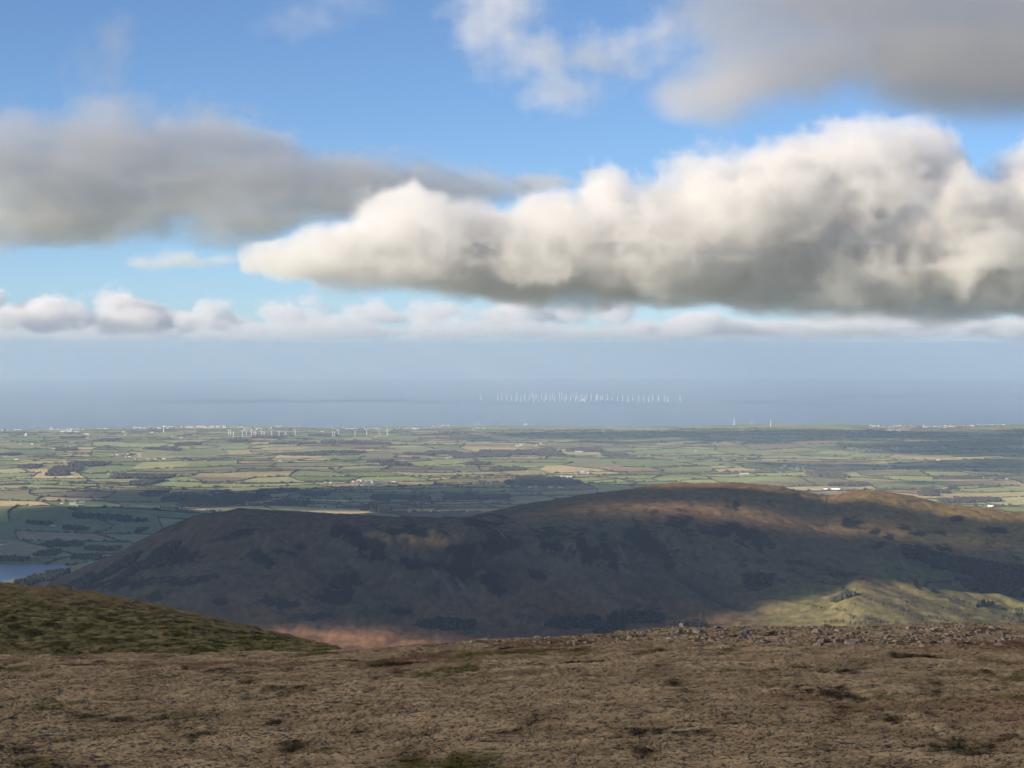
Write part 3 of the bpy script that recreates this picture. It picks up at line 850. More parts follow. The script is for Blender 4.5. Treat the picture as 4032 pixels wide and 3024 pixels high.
for i in range(NGX):
    for j in range(NGY):
        for (i2, j2, same) in ((i + 1, j, j > 0 and cell_id[min(i, NGX - 1), j] == cell_id[min(i, NGX - 1), j - 1]),
                               (i, j + 1, i > 0 and cell_id[i, j] == cell_id[i - 1, j])):
            if same: continue
            p = (VX[i, j], VY[i, j]); q = (VX[i2, j2], VY[i2, j2])
            if min(p[1], q[1]) < 6650 or max(p[1], q[1]) > 20300 or abs(p[0] / p[1]) > amax: continue
            if height(*p) < 20 - p[1] ** 2 / 2 / RE: continue
            far_ = p[1] > 12500
            if rng.random() < (.34 if far_ else .14): continue
            hedge_line(p, q, 2.6, 5.5, 2.4 if not far_ else 2.8, np.array([.052, .05, .034]), 22.0 if far_ else 12.0, treep=.14)
m_ = mesh_np('hedges', np.array(HV), np.array(HF)); set_col(m_, np.array(HC))
tag(link('field_hedges', m_, M_FOLIAGE), 'dark hedges dividing the fields of the plain', kind='stuff')
# hedges and walls of the lower right slope
HV = []; HF = []; HC = []; hn = 0
def z3(p): return ((3200 + p[0] / 2.659) * S, (2200 + p[1] / 2.659) * S)
for line, h0, h1, wd, tp in [
    ([(240, 270), (360, 340), (480, 392), (600, 430)], 2, 4, 2, .2), ([(1075, 275), (1200, 255), (1330, 245), (1460, 262)], 2.5, 5, 2.5, .4),
    ([(500, 222), (760, 310), (1030, 430), (1150, 470)], 1.2, 2, 1.2, .1), ([(860, 400), (1080, 498), (1330, 570)], 1, 1.8, 1.2, .05),
    ([(1740, 545), (1900, 592), (2060, 620), (2212, 682)], 2, 4, 2, .25), ([(1730, 515), (1800, 485), (1890, 462)], 3, 7, 3, .6),
    ([(1120, 600), (1340, 640), (1430, 668)], 1.5, 3, 1.5, .2), ([(900, 170), (1000, 250), (1080, 290)], 1.5, 3, 1.5, .2),
    ([(1250, 340), (1330, 355)], 2, 4, 2, .3), ([(1430, 460), (1520, 480), (1700, 530)], 1.5, 3, 1.5, .2), ([(0, 260), (240, 268)], 1.5, 3, 1.5, .2),
    ([(850, 90), (1100, 160), (1500, 255)], .8, 1.2, .8, 0)]:
    pts = [ground(*z3(p), 3500) for p in line]
    for p, q in zip(pts[:-1], pts[1:]):
        if math.hypot(q[0] - p[0], q[1] - p[1]) > 2: hedge_line(p, q, h0, h1, wd, np.array([.055, .048, .038]), 5.0, .05, tp)
pts = [ground(u * Q, v * Q, 4400) for u, v in [(1787, 1072), (1784, 1090), (1783, 1112), (1786, 1138)]]
for p, q in zip(pts[:-1], pts[1:]): hedge_line(p, q, 1.0, 1.4, .6, np.array([.07, .06, .05]), 6, 0, 0)
m_ = mesh_np('slope_hedges', np.array(HV), np.array(HF)); set_col(m_, np.array(HC))
tag(link('slope_hedges', m_, M_FOLIAGE), 'thin hedges and walls on the lower right slope of the fell', kind='stuff')

# single winter trees on the lower right slope: tapered trunk, limbs and a twiggy crown
def tree_meshes(seed, conifer=False):
    rr = random.Random(seed)
    V = []; Fc = []
    def limb(p, q, r0, r1, n=5):
        d = Vector(q) - Vector(p); qn = d.to_track_quat('Z', 'Y').to_matrix()
        b = len(V)
        for (c, r) in ((p, r0), (q, r1)):
            for k in range(n):
                a = 6.283 * k / n
                V.append(tuple(Vector(c) + qn @ Vector((r * math.cos(a), r * math.sin(a), 0))))
        for k in range(n): Fc.append((b + k, b + (k + 1) % n, b + n + (k + 1) % n, b + n + k))
    limb((0, 0, -.5), (0, 0, 3.2), .38, .26)
    ends = []
    if conifer:
        limb((0, 0, 3.2), (0, 0, 10), .26, .05)
    else:
        for k in range(7):
            a = 6.283 * k / 7 + rr.uniform(-.4, .4); l = rr.uniform(2.2, 3.4); e = rr.uniform(.5, 1.25)
            q = (l * math.cos(a) * math.cos(e), l * math.sin(a) * math.cos(e), 3.0 + l * math.sin(e) + rr.uniform(-.4, .6))
            limb((0, 0, rr.uniform(2.2, 3.2)), q, .17, .07, 4); ends.append(q)
    tm = mesh('trunk', V, Fc)
    CV = []; CF = []; CC = []
    lob = [(rr.gauss(0, 1.7), rr.gauss(0, 1.7), rr.uniform(3.6, 7.2), rr.uniform(1.3, 2.2)) for _ in range(11)]
    for k in range(420):
        if conifer:
            t = rr.random(); z = 1.5 + 9 * t; rad = 2.3 * (1 - t) ** .9 * math.sqrt(rr.random()) + .1; a = rr.random() * 6.283
            p = Vector((rad * math.cos(a), rad * math.sin(a), z)); s = rr.uniform(.3, .55)
        else:
            L = rr.choice(lob); d = Vector((rr.gauss(0, 1), rr.gauss(0, 1), rr.gauss(0, 1))).normalized() * L[3] * rr.random() ** .33
            p = Vector((L[0], L[1], L[2])) + Vector((d.x, d.y, d.z * .8)); s = rr.uniform(.22, .5)
        u = Vector((rr.gauss(0, 1), rr.gauss(0, 1), rr.gauss(0, 1))).normalized(); v = u.cross(Vector((rr.gauss(0, 1), rr.gauss(0, 1), rr.gauss(0, 1)))).normalized()
        n = len(CV); CV += [p - u * s, p + v * s * .7, p + u * s]; CF.append((n, n + 1, n + 2))
        g = rr.uniform(.7, 1.3); c = ((.075 * g, .06 * g, .046 * g) if not conifer else (.025 * g, .034 * g, .026 * g)); CC += [c] * 3
    cm = mesh('crown', CV, CF); set_col(cm, np.array(CC))
    tm.materials.append(M_BARK); cm.materials.append(M_FOLIAGE)
    return tm, cm
TM = [tree_meshes(60 + k) for k in range(6)] + [tree_meshes(80, True)]
def tree(u, v, hpx, label, group, kind=None, z3f=True, ymin=3500):
    p = ground(*(z3((u, v)) if z3f else (u * S, v * S)), ymin)
    tm, cm = TM[kind if kind is not None else r_.randrange(6)]
    nm = 'conifer_tree' if kind == 6 else 'bare_tree'
    e = empty(nm, p, r_.uniform(0, 6.28))
    hm_ = hpx / 2.659 * S / F * p[1] if z3f else hpx * S / F * p[1]
    s = 1.75 * hm_ / 8.6
    e.scale = (s * r_.uniform(.95, 1.2), s * r_.uniform(.95, 1.2), s)
    link('trunk', tm, parent=e); link('crown', cm, parent=e)
    return tag(e, label, 'tree', group)
GRP = 'single bare trees on the lower right slope'
one = [((1105, 450), 42, 'bare tree high on the sunlit slope above the field wall'),
       ((990, 490), 42, 'bare tree left of the tree high on the sunlit slope'),
       ((1360, 548), 48, 'round bare tree at the middle of the sunlit pasture'),
       ((1285, 520), 40, 'bare tree just left of the round tree in the pasture'),
       ((1440, 452), 36, 'lone small tree above the round tree in the pasture'),
       ((1590, 498), 46, 'bare tree at the hedge corner on the right pasture'),
       ((1535, 498), 32, 'smaller tree left of the hedge corner tree'),
       ((1655, 528), 44, 'wide bare tree right of the hedge corner tree'),
       ((1890, 578), 46, 'lone round tree in the far right field'),
       ((795, 702), 36, 'dark tree near the crest below the sunlit field'),
       ((885, 712), 44, 'pale round tree touching the crest below the sunlit field'),
       ((715, 710), 42, 'tree left of the dark tree near the crest'),
       ((2085, 712), 60, 'dark tree at the far right edge above the crest'),
       ((1985, 720), 44, 'tree left of the dark far right edge tree'),
       ((445, 505), 34, 'faint small tree on the dull green slope')]
for p, h, lb in one: tree(p[0], p[1], h, lb, None)
for p, h in [((1450, 582), 55), ((1490, 600), 60), ((1530, 605), 62), ((1555, 640), 60), ((1590, 660), 60), ((1625, 680), 56), ((1660, 690), 50)]:
    tree(p[0], p[1], h, 'brown tree in the clump at the foot of the sunlit pasture', 'brown clump at the foot of the pasture')
for p, h in [((620, 455), 36), ((660, 470), 38), ((700, 485), 40), ((745, 500), 44), ((790, 520), 46), ((840, 545), 46), ((880, 560), 50), ((920, 580), 50), ((960, 595), 52), ((1000, 610), 52), ((1040, 640), 54), ((1080, 665), 60), ((1110, 685), 60), ((1150, 705), 56), ((1190, 720), 50), ((1050, 715), 46)]:
    tree(p[0], p[1], h, 'bare tree in the line running down the sunlit slope', 'tree line running down the slope')
for p, h in [((400, 625), 38), ((435, 638), 34), ((565, 655), 46), ((600, 670), 56), ((640, 680), 56), ((670, 690), 46), ((560, 705), 46), ((620, 712), 40), ((505, 715), 44), ((450, 710), 36), ((400, 706), 32), ((330, 690), 40), ((260, 680), 32), ((200, 685), 32), ((140, 690), 28), ((130, 545), 30), ((95, 540), 30), ((260, 560), 30), ((345, 560), 26)]:
    tree(p[0], p[1], h, 'small dull tree at the shaded left end of the lower slope', 'dull trees at the left of the lower slope')
for p, h in [((2140, 620), 50), ((2170, 622), 54), ((2200, 625), 56), ((2180, 720), 50)]:
    tree(p[0], p[1], h, 'dark conifer at the right edge of the lower slope', 'dark conifers at the right edge', kind=6)
for u, v, h in [(2772, 2472, 30), (2750, 2474, 20), (2735, 2476, 20)]:
    tree(u, v, h, 'dark conifer rising behind the crest left of centre right', 'dark conifers rising behind the crest', kind=6, z3f=False)
print('trees', time.time() - T0)

# ------------------------------------------------------------------ houses and barns
def house_meshes(w, d, h, rf):
    """gabled house: walls (with gables) and an overhanging pitched roof with thickness"""
    V = [(-w, -d, -3), (w, -d, -3), (w, d, -3), (-w, d, -3), (-w, -d, h), (w, -d, h), (w, d, h), (-w, d, h), (-w, 0, h + rf), (w, 0, h + rf)]
    Fc = [(0, 1, 5, 4), (2, 3, 7, 6), (1, 2, 6, 9, 5), (3, 0, 4, 8, 7)]
    wm = mesh('wall', V, Fc)
    e = .35; t = .3
    pts = [(-d - e, h - e * rf / d), (0, h + rf), (d + e, h - e * rf / d)]
    V = []
    for x in (-w - e, w + e):
        for (y, z) in pts: V += [(x, y, z + .05), (x, y, z + .05 + t)]
    Fc = [(1, 7, 9, 3), (3, 9, 11, 5), (0, 2, 8, 6), (2, 4, 10, 8), (0, 6, 7, 1), (4, 5, 11, 10), (0, 1, 3, 2), (2, 3, 5, 4), (6, 8, 9, 7), (8, 10, 11, 9)]
    rm = mesh('roof', V, Fc)
    cx = w * .7
    V = [(x, y, z) for z in (h + rf * .6, h + rf + 1.2) for (x, y) in ((cx - .5, -.4), (cx + .5, -.4), (cx + .5, .4), (cx - .5, .4))]
    cm = mesh('chimney', V, [(0, 1, 5, 4), (1, 2, 6, 5), (2, 3, 7, 6), (3, 0, 4, 7), (4, 5, 6, 7)])
    return wm, rm, cm
HM = {}
def hm_get(kind, wall, roof):
    key = (kind, wall.name, roof.name)
    if key not in HM:
        dims = {'house': (6.5, 4.2, 5.4, 3.0), 'longhouse': (11, 4.5, 5.6, 3.0), 'barn': (13, 7, 5.5, 3.2), 'shed': (26, 10, 7, 3.0), 'block': (9, 8, 13, 1.0)}[kind]
        ms = house_meshes(*dims)
        for mm, mt in zip(ms, (wall, roof, M_CREAM)): mm.materials.append(mt)
        HM[key] = ms
    return HM[key]
def building(u, v, label, group=None, kind='house', wall=None, roof=None, s=1.0, rz=None, name=None, ymin=6000):
    p = ground(u * S, v * S, ymin)
    ms = hm_get(kind, wall or M_WHITE, roof or M_SLATE)
    e = empty(name or {'house': 'house', 'longhouse': 'farmhouse', 'barn': 'barn', 'shed': 'long_shed', 'block': 'tower_block'}[kind], p, r_.gauss(-.15, .35) if rz is None else rz)
    e.scale = (s, s, s)
    link('wall', ms[0], parent=e); rf = link('roof', ms[1], parent=e)
    if kind in ('house', 'longhouse'): link('chimney', ms[2], parent=rf)
    return tag(e, label, {'house': 'house', 'longhouse': 'house', 'barn': 'barn', 'shed': 'shed', 'block': 'building'}[kind], group)
def village(cx, cy, ru, rv, n, label, group, ymin=6500, s=(.75, 1.1), walls=None):
    for k in range(n):
        u = cx + ru * r_.uniform(-1, 1); v = cy + rv * r_.uniform(-1, 1)
        wl = r_.choice(walls or (M_WHITE, M_WHITE, M_WHITE, M_CREAM, M_PINK))
        building(u, v, label, group, r_.choice(('house', 'house', 'longhouse')), wl, r_.choice((M_SLATE, M_SLATE, M_PALEROOF)), r_.uniform(*s), ymin=ymin)
village(500, 1793, 58, 9, 22, 'white house in the village below the left coast town', 'houses of the left plain village')
village(1450, 1903, 68, 10, 24, 'pale house in the sunlit village just behind the fell', 'houses of the village behind the fell', walls=(M_WHITE, M_WHITE, M_CREAM, M_PINK))
village(2318, 1863, 46, 6, 15, 'white house in the village behind the dark wooded hill', 'houses behind the wooded hill')
village(2228, 1881, 22, 6, 8, 'house at the near end of the village by the dark wood', 'houses at the near end by the wood')
village(2064, 1721, 50, 4, 20, 'white house in the far village under the offshore turbines', 'houses of the far central village')
village(2030, 1756, 34, 3, 7, 'white house in the row below the far central village', 'houses below the far central village')
village(2132, 1752, 30, 5, 8, 'white house right of the row below the far village', 'houses right of that row')
village(2318, 1714, 36, 2, 8, 'white house in the line of houses right of centre', 'line of houses right of centre')
village(3130, 1841, 62, 8, 17, 'pale house in the cloud shaded village on the right', 'houses of the shaded right village', walls=(M_WHITE,))
village(3400, 1770, 70, 4, 10, 'house at the left end of the shaded far right town', 'left end of the shaded far town', walls=(M_WHITE,))
village(3515, 1765, 44, 7, 14, 'house in the middle of the shaded far right town', 'middle of the shaded far town', walls=(M_WHITE,))
village(3660, 1763, 66, 4, 14, 'house right of the middle of the shaded far town', 'right half of the shaded far town', walls=(M_WHITE,))
village(3805, 1776, 44, 2, 8, 'house in the last row of the shaded far town', 'last row of the shaded far town', walls=(M_WHITE,))
village(3925, 1887, 46, 3, 10, 'white house in the hamlet on the right field ridge', 'houses of the right ridge hamlet')
village(2205, 1676, 34, 2, 8, 'white house on the low skyline under the offshore turbines', 'houses on the low skyline')
village(1130, 1816, 36, 5, 11, 'white house in the village below the first turbine group', 'houses below the first turbine group')
village(450, 1871, 26, 4, 7, 'white house in the hamlet at the left of the plain', 'houses of the left hamlet')
village(480, 1708, 24, 6, 7, 'white house on the rise left of the lone turbine', 'houses left of the lone turbine')
for (u, v, k, lb) in [(582, 1808, 'house', 'white house first right of the left village'), (611, 1809, 'house', 'white house second right of the left village'),
    (645, 1807, 'longhouse', 'white house third right of the left village'), (535, 1810, 'house', 'white house just below the left village'),
    (362, 1864, 'barn', 'long white building by the left hamlet trees'), (278, 1877, 'barn', 'white farm left of the left hamlet'), (345, 1860, 'house', 'small house behind the long white building'),
    (63, 1810, 'longhouse', 'lone white farmhouse at the left edge of the plain'), (81, 1749, 'house', 'tiny house by the far left field edge'), (128, 1748, 'barn', 'pale farm by the dark far left hedge'),
    (598, 1703, 'barn', 'white barn left of the lone wind turbine'), (677, 1720, 'longhouse', 'first pale farm below the lone turbine'), (712, 1724, 'barn', 'second pale farm below the lone turbine'),
    (166, 1703, 'shed', 'white shed below the far left town'), (342, 1710, 'shed', 'white shed below the right end of the long roof'),
    (1477, 1723, 'barn', 'white barn under the last turbine of the second group'), (1268, 1700, 'barn', 'white building between the turbine groups'),
    (1280, 1902, 'house', 'white house left of the village behind the fell'), (1301, 1902, 'house', 'grey house next left of the village behind the fell'),
    (1549, 1898, 'longhouse', 'white house first right of the village behind the fell'), (1561, 1911, 'house', 'white house below right of that village'),
    (1712, 1920, 'shed', 'long white farm shed between the hedged fields'), (1735, 1918, 'barn', 'white barn beside the long farm shed'), (1938, 1919, 'longhouse', 'square white house at the shadow edge'), (1966, 1920, 'longhouse', 'white house right of the square white house'),
    (2010, 1917, 'house', 'first shaded house under the dark wood'), (2036, 1917, 'longhouse', 'second shaded house under the dark wood'), (2087, 1920, 'longhouse', 'third shaded house under the dark wood'), (2111, 1918, 'house', 'fourth shaded house under the dark wood'), (2171, 1919, 'barn', 'shaded white barn under the dark wood'), (2209, 1921, 'longhouse', 'last shaded house under the dark wood'),
    (2280, 1780, 'shed', 'long white roofed shed in the grey woods'), (2385, 1703, 'house', 'white house above the right end of the line'), (2402, 1714, 'house', 'lone house right of the line of houses'),
    (2940, 1866, 'barn', 'sunlit pale barns by the shaded right village'), (2925, 1867, 'barn', 'pale barn left of the sunlit barns'), (3292, 1927, 'shed', 'long bright white shed behind the saddle'), (3255, 1927, 'barn', 'grey barn left of the bright white shed'),
    (2999, 1733, 'barn', 'lone white building below the three right turbines'), (2741, 1776, 'house', 'lone house at the right of the grey woods'), (3694, 1812, 'barn', 'lone pale barn in the right cloud shadow'), (3504, 1842, 'barn', 'pale barn low in the right cloud shadow'),
    (3750, 1979, 'barn', 'bright white barn behind the right hill'), (3905, 1994, 'barn', 'grey barns at the far right behind the hill'), (4012, 1688, 'barn', 'white building at the far right coast'),
    (322, 1977, 'longhouse', 'bright white farmhouse on the left sunlit ridge'), (242, 1983, 'house', 'small house left of the bright white farmhouse'), (205, 2072, 'longhouse', 'lone white farmhouse in the left shaded fields'), (21, 2146, 'house', 'white house at the left edge above the lake'), (6, 2147, 'house', 'second house at the left edge above the lake'), (505, 1997, 'house', 'tiny white house on the left sunlit slope')]:
    building(u, v, lb, None, k, s=1.0)
building(286, 1987, 'pale grey barn just below the bright white farmhouse', None, 'barn', M_PALEROOF, M_PALEROOF, 1.1)
building(313, 1993, 'low grey shed below right of the white farmhouse', None, 'barn', M_CREAM, M_PALEROOF, 1.0)
for (u, v, s, lb) in [(260, 1701, 2.4, 'very long white factory roof below the left coast town'), (300, 1701, 1.2, 'white shed at the right end of the very long roof'),
                      (745, 1683, 1.7, 'first long white shed right of the lone turbine'), (785, 1681, 1.5, 'second long white shed right of the lone turbine'), (843, 1675, 1.8, 'third and brightest shed towards the first turbine group'),
                      (1148, 1674, 1.4, 'white shed right of the tall coast building'), (953, 1670, 1.4, 'white shed on the coast rise above the turbines'), (1755, 1675, 1.7, 'long white shed right of the smoking factory'), (1712, 1674, 1.2, 'factory with a white plume on the coast')]:
    o = building(u, v, lb, None, 'shed', M_WHITE, M_PALEROOF, s * .8, rz=.05)
o = building(1100, 1671, 'tall white block standing on the coast skyline', None, 'block', M_WHITE, M_PALEROOF, 2.2, rz=.2)
building(1088, 1674, 'low wing left of the tall white coast block', None, 'shed', M_WHITE, M_PALEROOF, .8)
building(1113, 1674, 'low wing right of the tall white coast block', None, 'shed', M_WHITE, M_PALEROOF, .8)
building(203, 1690, 'square white block in the far left town', None, 'block', M_WHITE, M_PALEROOF, 1.4)
# round white storage dome on the left
def dome(u, v):
    p = ground(u * S, v * S, 6500); e = empty('storage_tank', p)
    V = []; Fc = []; n = 20
    prof = [(13, -2), (13, 12), (12, 15), (8.5, 18), (4, 19.5)]
    for (rr, z) in prof:
        for k in range(n): V.append((rr * math.cos(6.283 * k / n), rr * math.sin(6.283 * k / n), z))
    for i in range(len(prof) - 1):
        for k in range(n): Fc.append((i * n + k, i * n + (k + 1) % n, (i + 1) * n + (k + 1) % n, (i + 1) * n + k))
    Fc.append(tuple(range(4 * n, 5 * n)))
    link('tank_shell', mesh('tank_shell', V, Fc, True), M_WHITE, e)
    link('vent', mesh('vent', [(-1, -1, 19), (1, -1, 19), (1, 1, 19), (-1, 1, 19), (-1, -1, 22), (1, -1, 22), (1, 1, 22), (-1, 1, 22)], [(0, 1, 5, 4), (1, 2, 6, 5), (2, 3, 7, 6), (3, 0, 4, 7), (4, 5, 6, 7)]), M_PALEROOF, e)
    tag(e, 'round white storage tank standing alone at the far left', 'tank')
dome(103, 1715)
# coast towns that read as one mass
def town(label, spans):
    V = []; Fc = []; n = 0
    for (u0, u1, v0, v1, k) in spans:
        for _ in range(k):
            u = r_.uniform(u0, u1); v = v0 + (v1 - v0) * (u - u0) / (u1 - u0) + r_.uniform(-4, 4)
            p = ground(u * S, v * S, 12000); s = r_.uniform(.75, 1.3); a = r_.gauss(-.1, .4); c_, s_ = math.cos(a), math.sin(a)
            w, d, h, rf = r_.choice(((6.5, 4.2, 5.5, 3), (14, 4.5, 5.5, 3), (9, 5, 6, 3)))
            loc = [(-w, -d, -2), (w, -d, -2), (w, d, -2), (-w, d, -2), (-w, -d, h), (w, -d, h), (w, d, h), (-w, d, h), (-w, 0, h + rf), (w, 0, h + rf)]
            V += [(p[0] + s * (x * c_ - y * s_), p[1] + s * (x * s_ + y * c_), p[2] + s * z) for x, y, z in loc]
            Fc += [tuple(n + i for i in f) for f in [(0, 1, 5, 4), (2, 3, 7, 6), (1, 2, 6, 9, 5), (3, 0, 4, 8, 7), (4, 5, 9, 8), (6, 7, 8, 9)]]; n += 10
    m_ = mesh('town', V, Fc); m_.materials.append(M_WHITE); m_.materials.append(M_SLATE); m_.materials.append(M_CREAM)
    mi = []
    cur = 0
    for i in range(len(m_.polygons)):
        if i % 6 == 0: cur = r_.choice((0, 0, 2))
        mi.append(1 if (i % 6 == 4 or i % 6 == 5) else cur)
    m_.polygons.foreach_set('material_index', mi)
    tag(link('coast_town', m_), label, kind='stuff')
town('white town massed along the left coast', [(0, 85, 1692, 1690, 70), (85, 330, 1690, 1688, 50), (330, 620, 1686, 1684, 110), (620, 720, 1684, 1682, 25)])
town('pale town on the coast rise behind the turbines', [(800, 890, 1681, 1680, 25), (930, 985, 1676, 1690, 25), (960, 1090, 1688, 1690, 50), (1060, 1160, 1676, 1678, 22), (1315, 1410, 1690, 1686, 45), (1430, 1500, 1687, 1686, 35), (1560, 1760, 1690, 1680, 40), (1860, 1920, 1688, 1690, 10)])
town('white town along the far right coast', [(3425, 3610, 1680, 1677, 50), (3486, 3590, 1694, 1696, 45), (3626, 3760, 1680, 1679, 40), (3700, 3845, 1676, 1674, 60), (3845, 3965, 1671, 1668, 22)])
print('houses', time.time() - T0)

# ------------------------------------------------------------------ wind turbines
def turbine_meshes(fat):
    V = []; Fc = []; n = 10
    for (r, z) in ((.030 * fat, -.05), (.018 * fat, 1.0)):
        for k in range(n): V.append((r * math.cos(6.283 * k / n), r * math.sin(6.283 * k / n), z))
    for k in range(n): Fc.append((k, (k + 1) % n, n + (k + 1) % n, n + k))
    tower = mesh('tower', V, Fc, True)
    b = [(-.022 * fat, -.05, .985), (.022 * fat, -.05, .985), (.022 * fat, .1, .985), (-.022 * fat, .1, .985), (-.022 * fat, -.05, 1.035), (.022 * fat, -.05, 1.035), (.018 * fat, .1, 1.03), (-.018 * fat, .1, 1.03)]
    nac = mesh('nacelle', b, [(0, 3, 2, 1), (4, 5, 6, 7), (0, 1, 5, 4), (1, 2, 6, 5), (2, 3, 7, 6), (3, 0, 4, 7)])
    V = []; Fc = []
    for (r, y) in ((.025 * fat, 0), (.022 * fat, -.03), (.006, -.055)):
        for k in range(8): V.append((r * math.cos(6.283 * k / 8), y, r * math.sin(6.283 * k / 8)))
    for i in range(2):
        for k in range(8): Fc.append((i * 8 + k, i * 8 + (k + 1) % 8, i * 8 + 8 + (k + 1) % 8, i * 8 + 8 + k))
    Fc.append(tuple(range(16, 24))); hub = mesh('hub', V, Fc, True)
    V = []; Fc = []
    for (t, c) in ((.0, .014), (.12, .030), (.35, .024), (.7, .015), (1.0, .005)):
        z = .02 + .55 * t; c *= fat
        V += [(-c * .4, -.006, z), (c * .6, 0, z), (-c * .4, .006, z)]
    for i in range(4):
        for k in range(3): Fc.append((3 * i + k, 3 * i + (k + 1) % 3, 3 * i + 3 + (k + 1) % 3, 3 * i + 3 + k))
    Fc.append((0, 2, 1)); Fc.append((12, 13, 14)); blade = mesh('blade', V, Fc)
    for m_ in (tower, nac, hub, blade): m_.materials.append(M_TURBINE)
    return tower, nac, hub, blade
TB_ON = turbine_meshes(2.6); TB_OFF = turbine_meshes(2.6)
def turbine(p, hub_m, label, group, ang, yaw, ms, bl=1.0):
    e = empty('wind_turbine', p, yaw); e.scale = (hub_m,) * 3
    link('tower', ms[0], parent=e); link('nacelle', ms[1], parent=e)
    h = link('hub', ms[2], parent=e); h.location = (0, -.055, 1.01); h.rotation_euler = (0, ang, 0)
    for k in range(3):
        b = link('blade', ms[3], parent=h); b.location = (0, -.02, 0); b.rotation_euler = (0, k * 2.0944, 0); b.scale = (1, 1, bl)
    return tag(e, label, 'wind turbine', group)
def on_turbine(u, vb, hpx, label, group=None, ang=None, yaw=None):
    p = ground(u * S, vb * S, 9000)
    turbine(p, hpx * S / F * p[1], label, group, r_.uniform(0, 2.1) if ang is None else ang, r_.gauss(.2, .25) if yaw is None else yaw, TB_ON, 1.1)
ordw = ['first', 'second', 'third', 'fourth', 'fifth', 'sixth', 'seventh', 'eighth', 'ninth', 'tenth', 'eleventh', 'twelfth', 'thirteenth']
c1 = [(899.5, 1711, 17), (907.4, 1714, 18), (918.3, 1723, 21), (954.4, 1719.5, 20), (969, 1714, 17), (990, 1713, 20), (1004, 1722, 20), (1029, 1715, 18), (1039, 1717, 18), (1069.5, 1716.5, 20), (1098.3, 1722, 21), (1124, 1719, 17), (1163, 1713.5, 16)]
angs = [1.0, .55, .75, 1.05, 1.0, 1.9, .1, .6, .55, .8, 1.05, .7, 1.8]
for k, (u, v, h) in enumerate(c1): on_turbine(u, v, h, ordw[k] + ' turbine from the left in the inland left group', 'inland turbines of the left group', angs[k])
c2 = [(1308.6, 1720.4, 22), (1316.8, 1719.5, 20), (1331.7, 1713.6, 20), (1397.6, 1718.2, 21), (1443.7, 1710.9, 19), (1492.8, 1712.8, 17), (1525, 1713.6, 20)]
for k, (u, v, h) in enumerate(c2): on_turbine(u, v, h, ordw[k] + ' turbine from the left in the inland second group', 'inland turbines of the second group', [.1, 1.7, .1, 1.0, 1.1, 1.0, .05][k])
c3 = [(1156.5, 1671, 11), (1179, 1672.5, 10.5), (1227.8, 1672, 10), (1289.7, 1673, 11.5), (1306.5, 1672.5, 10), (1350, 1673, 9.5)]
for k, (u, v, h) in enumerate(c3): on_turbine(u, v, h, ordw[k] + ' small turbine from the left along the coast skyline', 'coast turbines behind the inland groups', [.05, .1, .0, .1, .1, .0][k])
on_turbine(644, 1703, 23, 'lone turbine standing left of the inland groups', None, 1.9, 1.2)
for k, (u, v, h) in enumerate([(1870, 1674, 13), (1886, 1674, 12), (1976.5, 1674, 10), (2066, 1673, 16), (2075, 1673, 15), (2099, 1672, 9), (2161.6, 1671, 8)]):
    on_turbine(u, v, h, ordw[k] + ' turbine from the left on the central coast skyline', 'central coast turbines', [0, .1, .0, .05, 1.05, .0, .0][k], .9 if k not in (3, 4) else .2)
for k, (u, v, h) in enumerate([(2892, 1674, 21), (2961, 1669, 14), (3035, 1678, 22)]):
    on_turbine(u, v, h, ('left', 'middle', 'right')[k] + ' one of the three turbines on the right coast skyline', 'right coast turbines', [1.05, .0, .05][k], 1.0)
z3x = [(213, 360), (540, 365), (618, 355), (715, 370), (805, 385), (895, 400), (985, 402), (1062, 372), (1155, 375), (1208, 330), (1238, 385), (1283, 340), (1330, 400), (1388, 360), (1440, 405), (1475, 370), (1553, 380), (1602, 340), (1645, 390), (1733, 325), (1735, 400), (1780, 345), (1832, 405), (1868, 360), (1952, 380), (1998, 340), (2048, 385), (2070, 340), (2125, 395), (2168, 355), (910, 345)]
z4x = [(157, 395), (255, 400), (292, 365), (383, 378), (485, 380), (508, 350), (562, 375), (603, 355), (660, 402), (700, 370), (792, 380), (893, 390), (990, 395), (1097, 405), (1190, 375), (1298, 395), (1395, 400), (1495, 400), (1570, 375), (1685, 390), (1800, 395), (1868, 408), (2105, 385)]
off = [(1850 + x / 4.916, 1500 + y / 4.916) for x, y in z3x] + [(2250 + x / 4.916, 1500 + y / 4.916) for x, y in z4x]
def sea_point(u, v):
    ax, sz = slope(u * S, v * S)
    # (ZC + sz*y) = -(1+ax^2) y^2 / 2RE
    A = (1 + ax * ax) / (2 * RE); D = sz * sz - 4 * A * ZC
    y = (-sz - math.sqrt(max(D, 0))) / (2 * A)
    return ax * y, y, -(ax * ax + 1) * y * y / (2 * RE)
off.sort()
for k, (u, v) in enumerate(off):
    p = sea_point(u, v)
    if k == 0: lb, g = 'faint offshore turbine standing apart at the left end', None
    elif k == len(off) - 1: lb, g = 'faint offshore turbine standing apart at the right end', None
    else: lb, g = 'white offshore turbine in the long row on the hazy sea', 'offshore wind farm turbines'
    turbine(p, 76.0, lb, g, r_.uniform(0, 2.1), r_.gauss(.6, .3), TB_OFF)
# offshore substation platform
p = sea_point(2295, 1583)
e = empty('offshore_platform', p); e.scale = (1.6,) * 3
link('deck', mesh('deck', boxv(-18, 18, -10, 10, 15, 26), BF), M_TURBINE, e)
link('crane_house', mesh('crane_house', boxv(4, 12, -5, 5, 26.1, 33), BF), M_TURBINE, e)
for x in (-12, 12):
    for y in (-6, 6): link('leg', mesh('leg', boxv(x - 1.5, x + 1.5, y - 1.5, y + 1.5, -5, 14.9), BF), M_TURBINE, e)
tag(e, 'low pale platform on the sea among the offshore turbines', 'platform')
print('turbines', time.time() - T0)

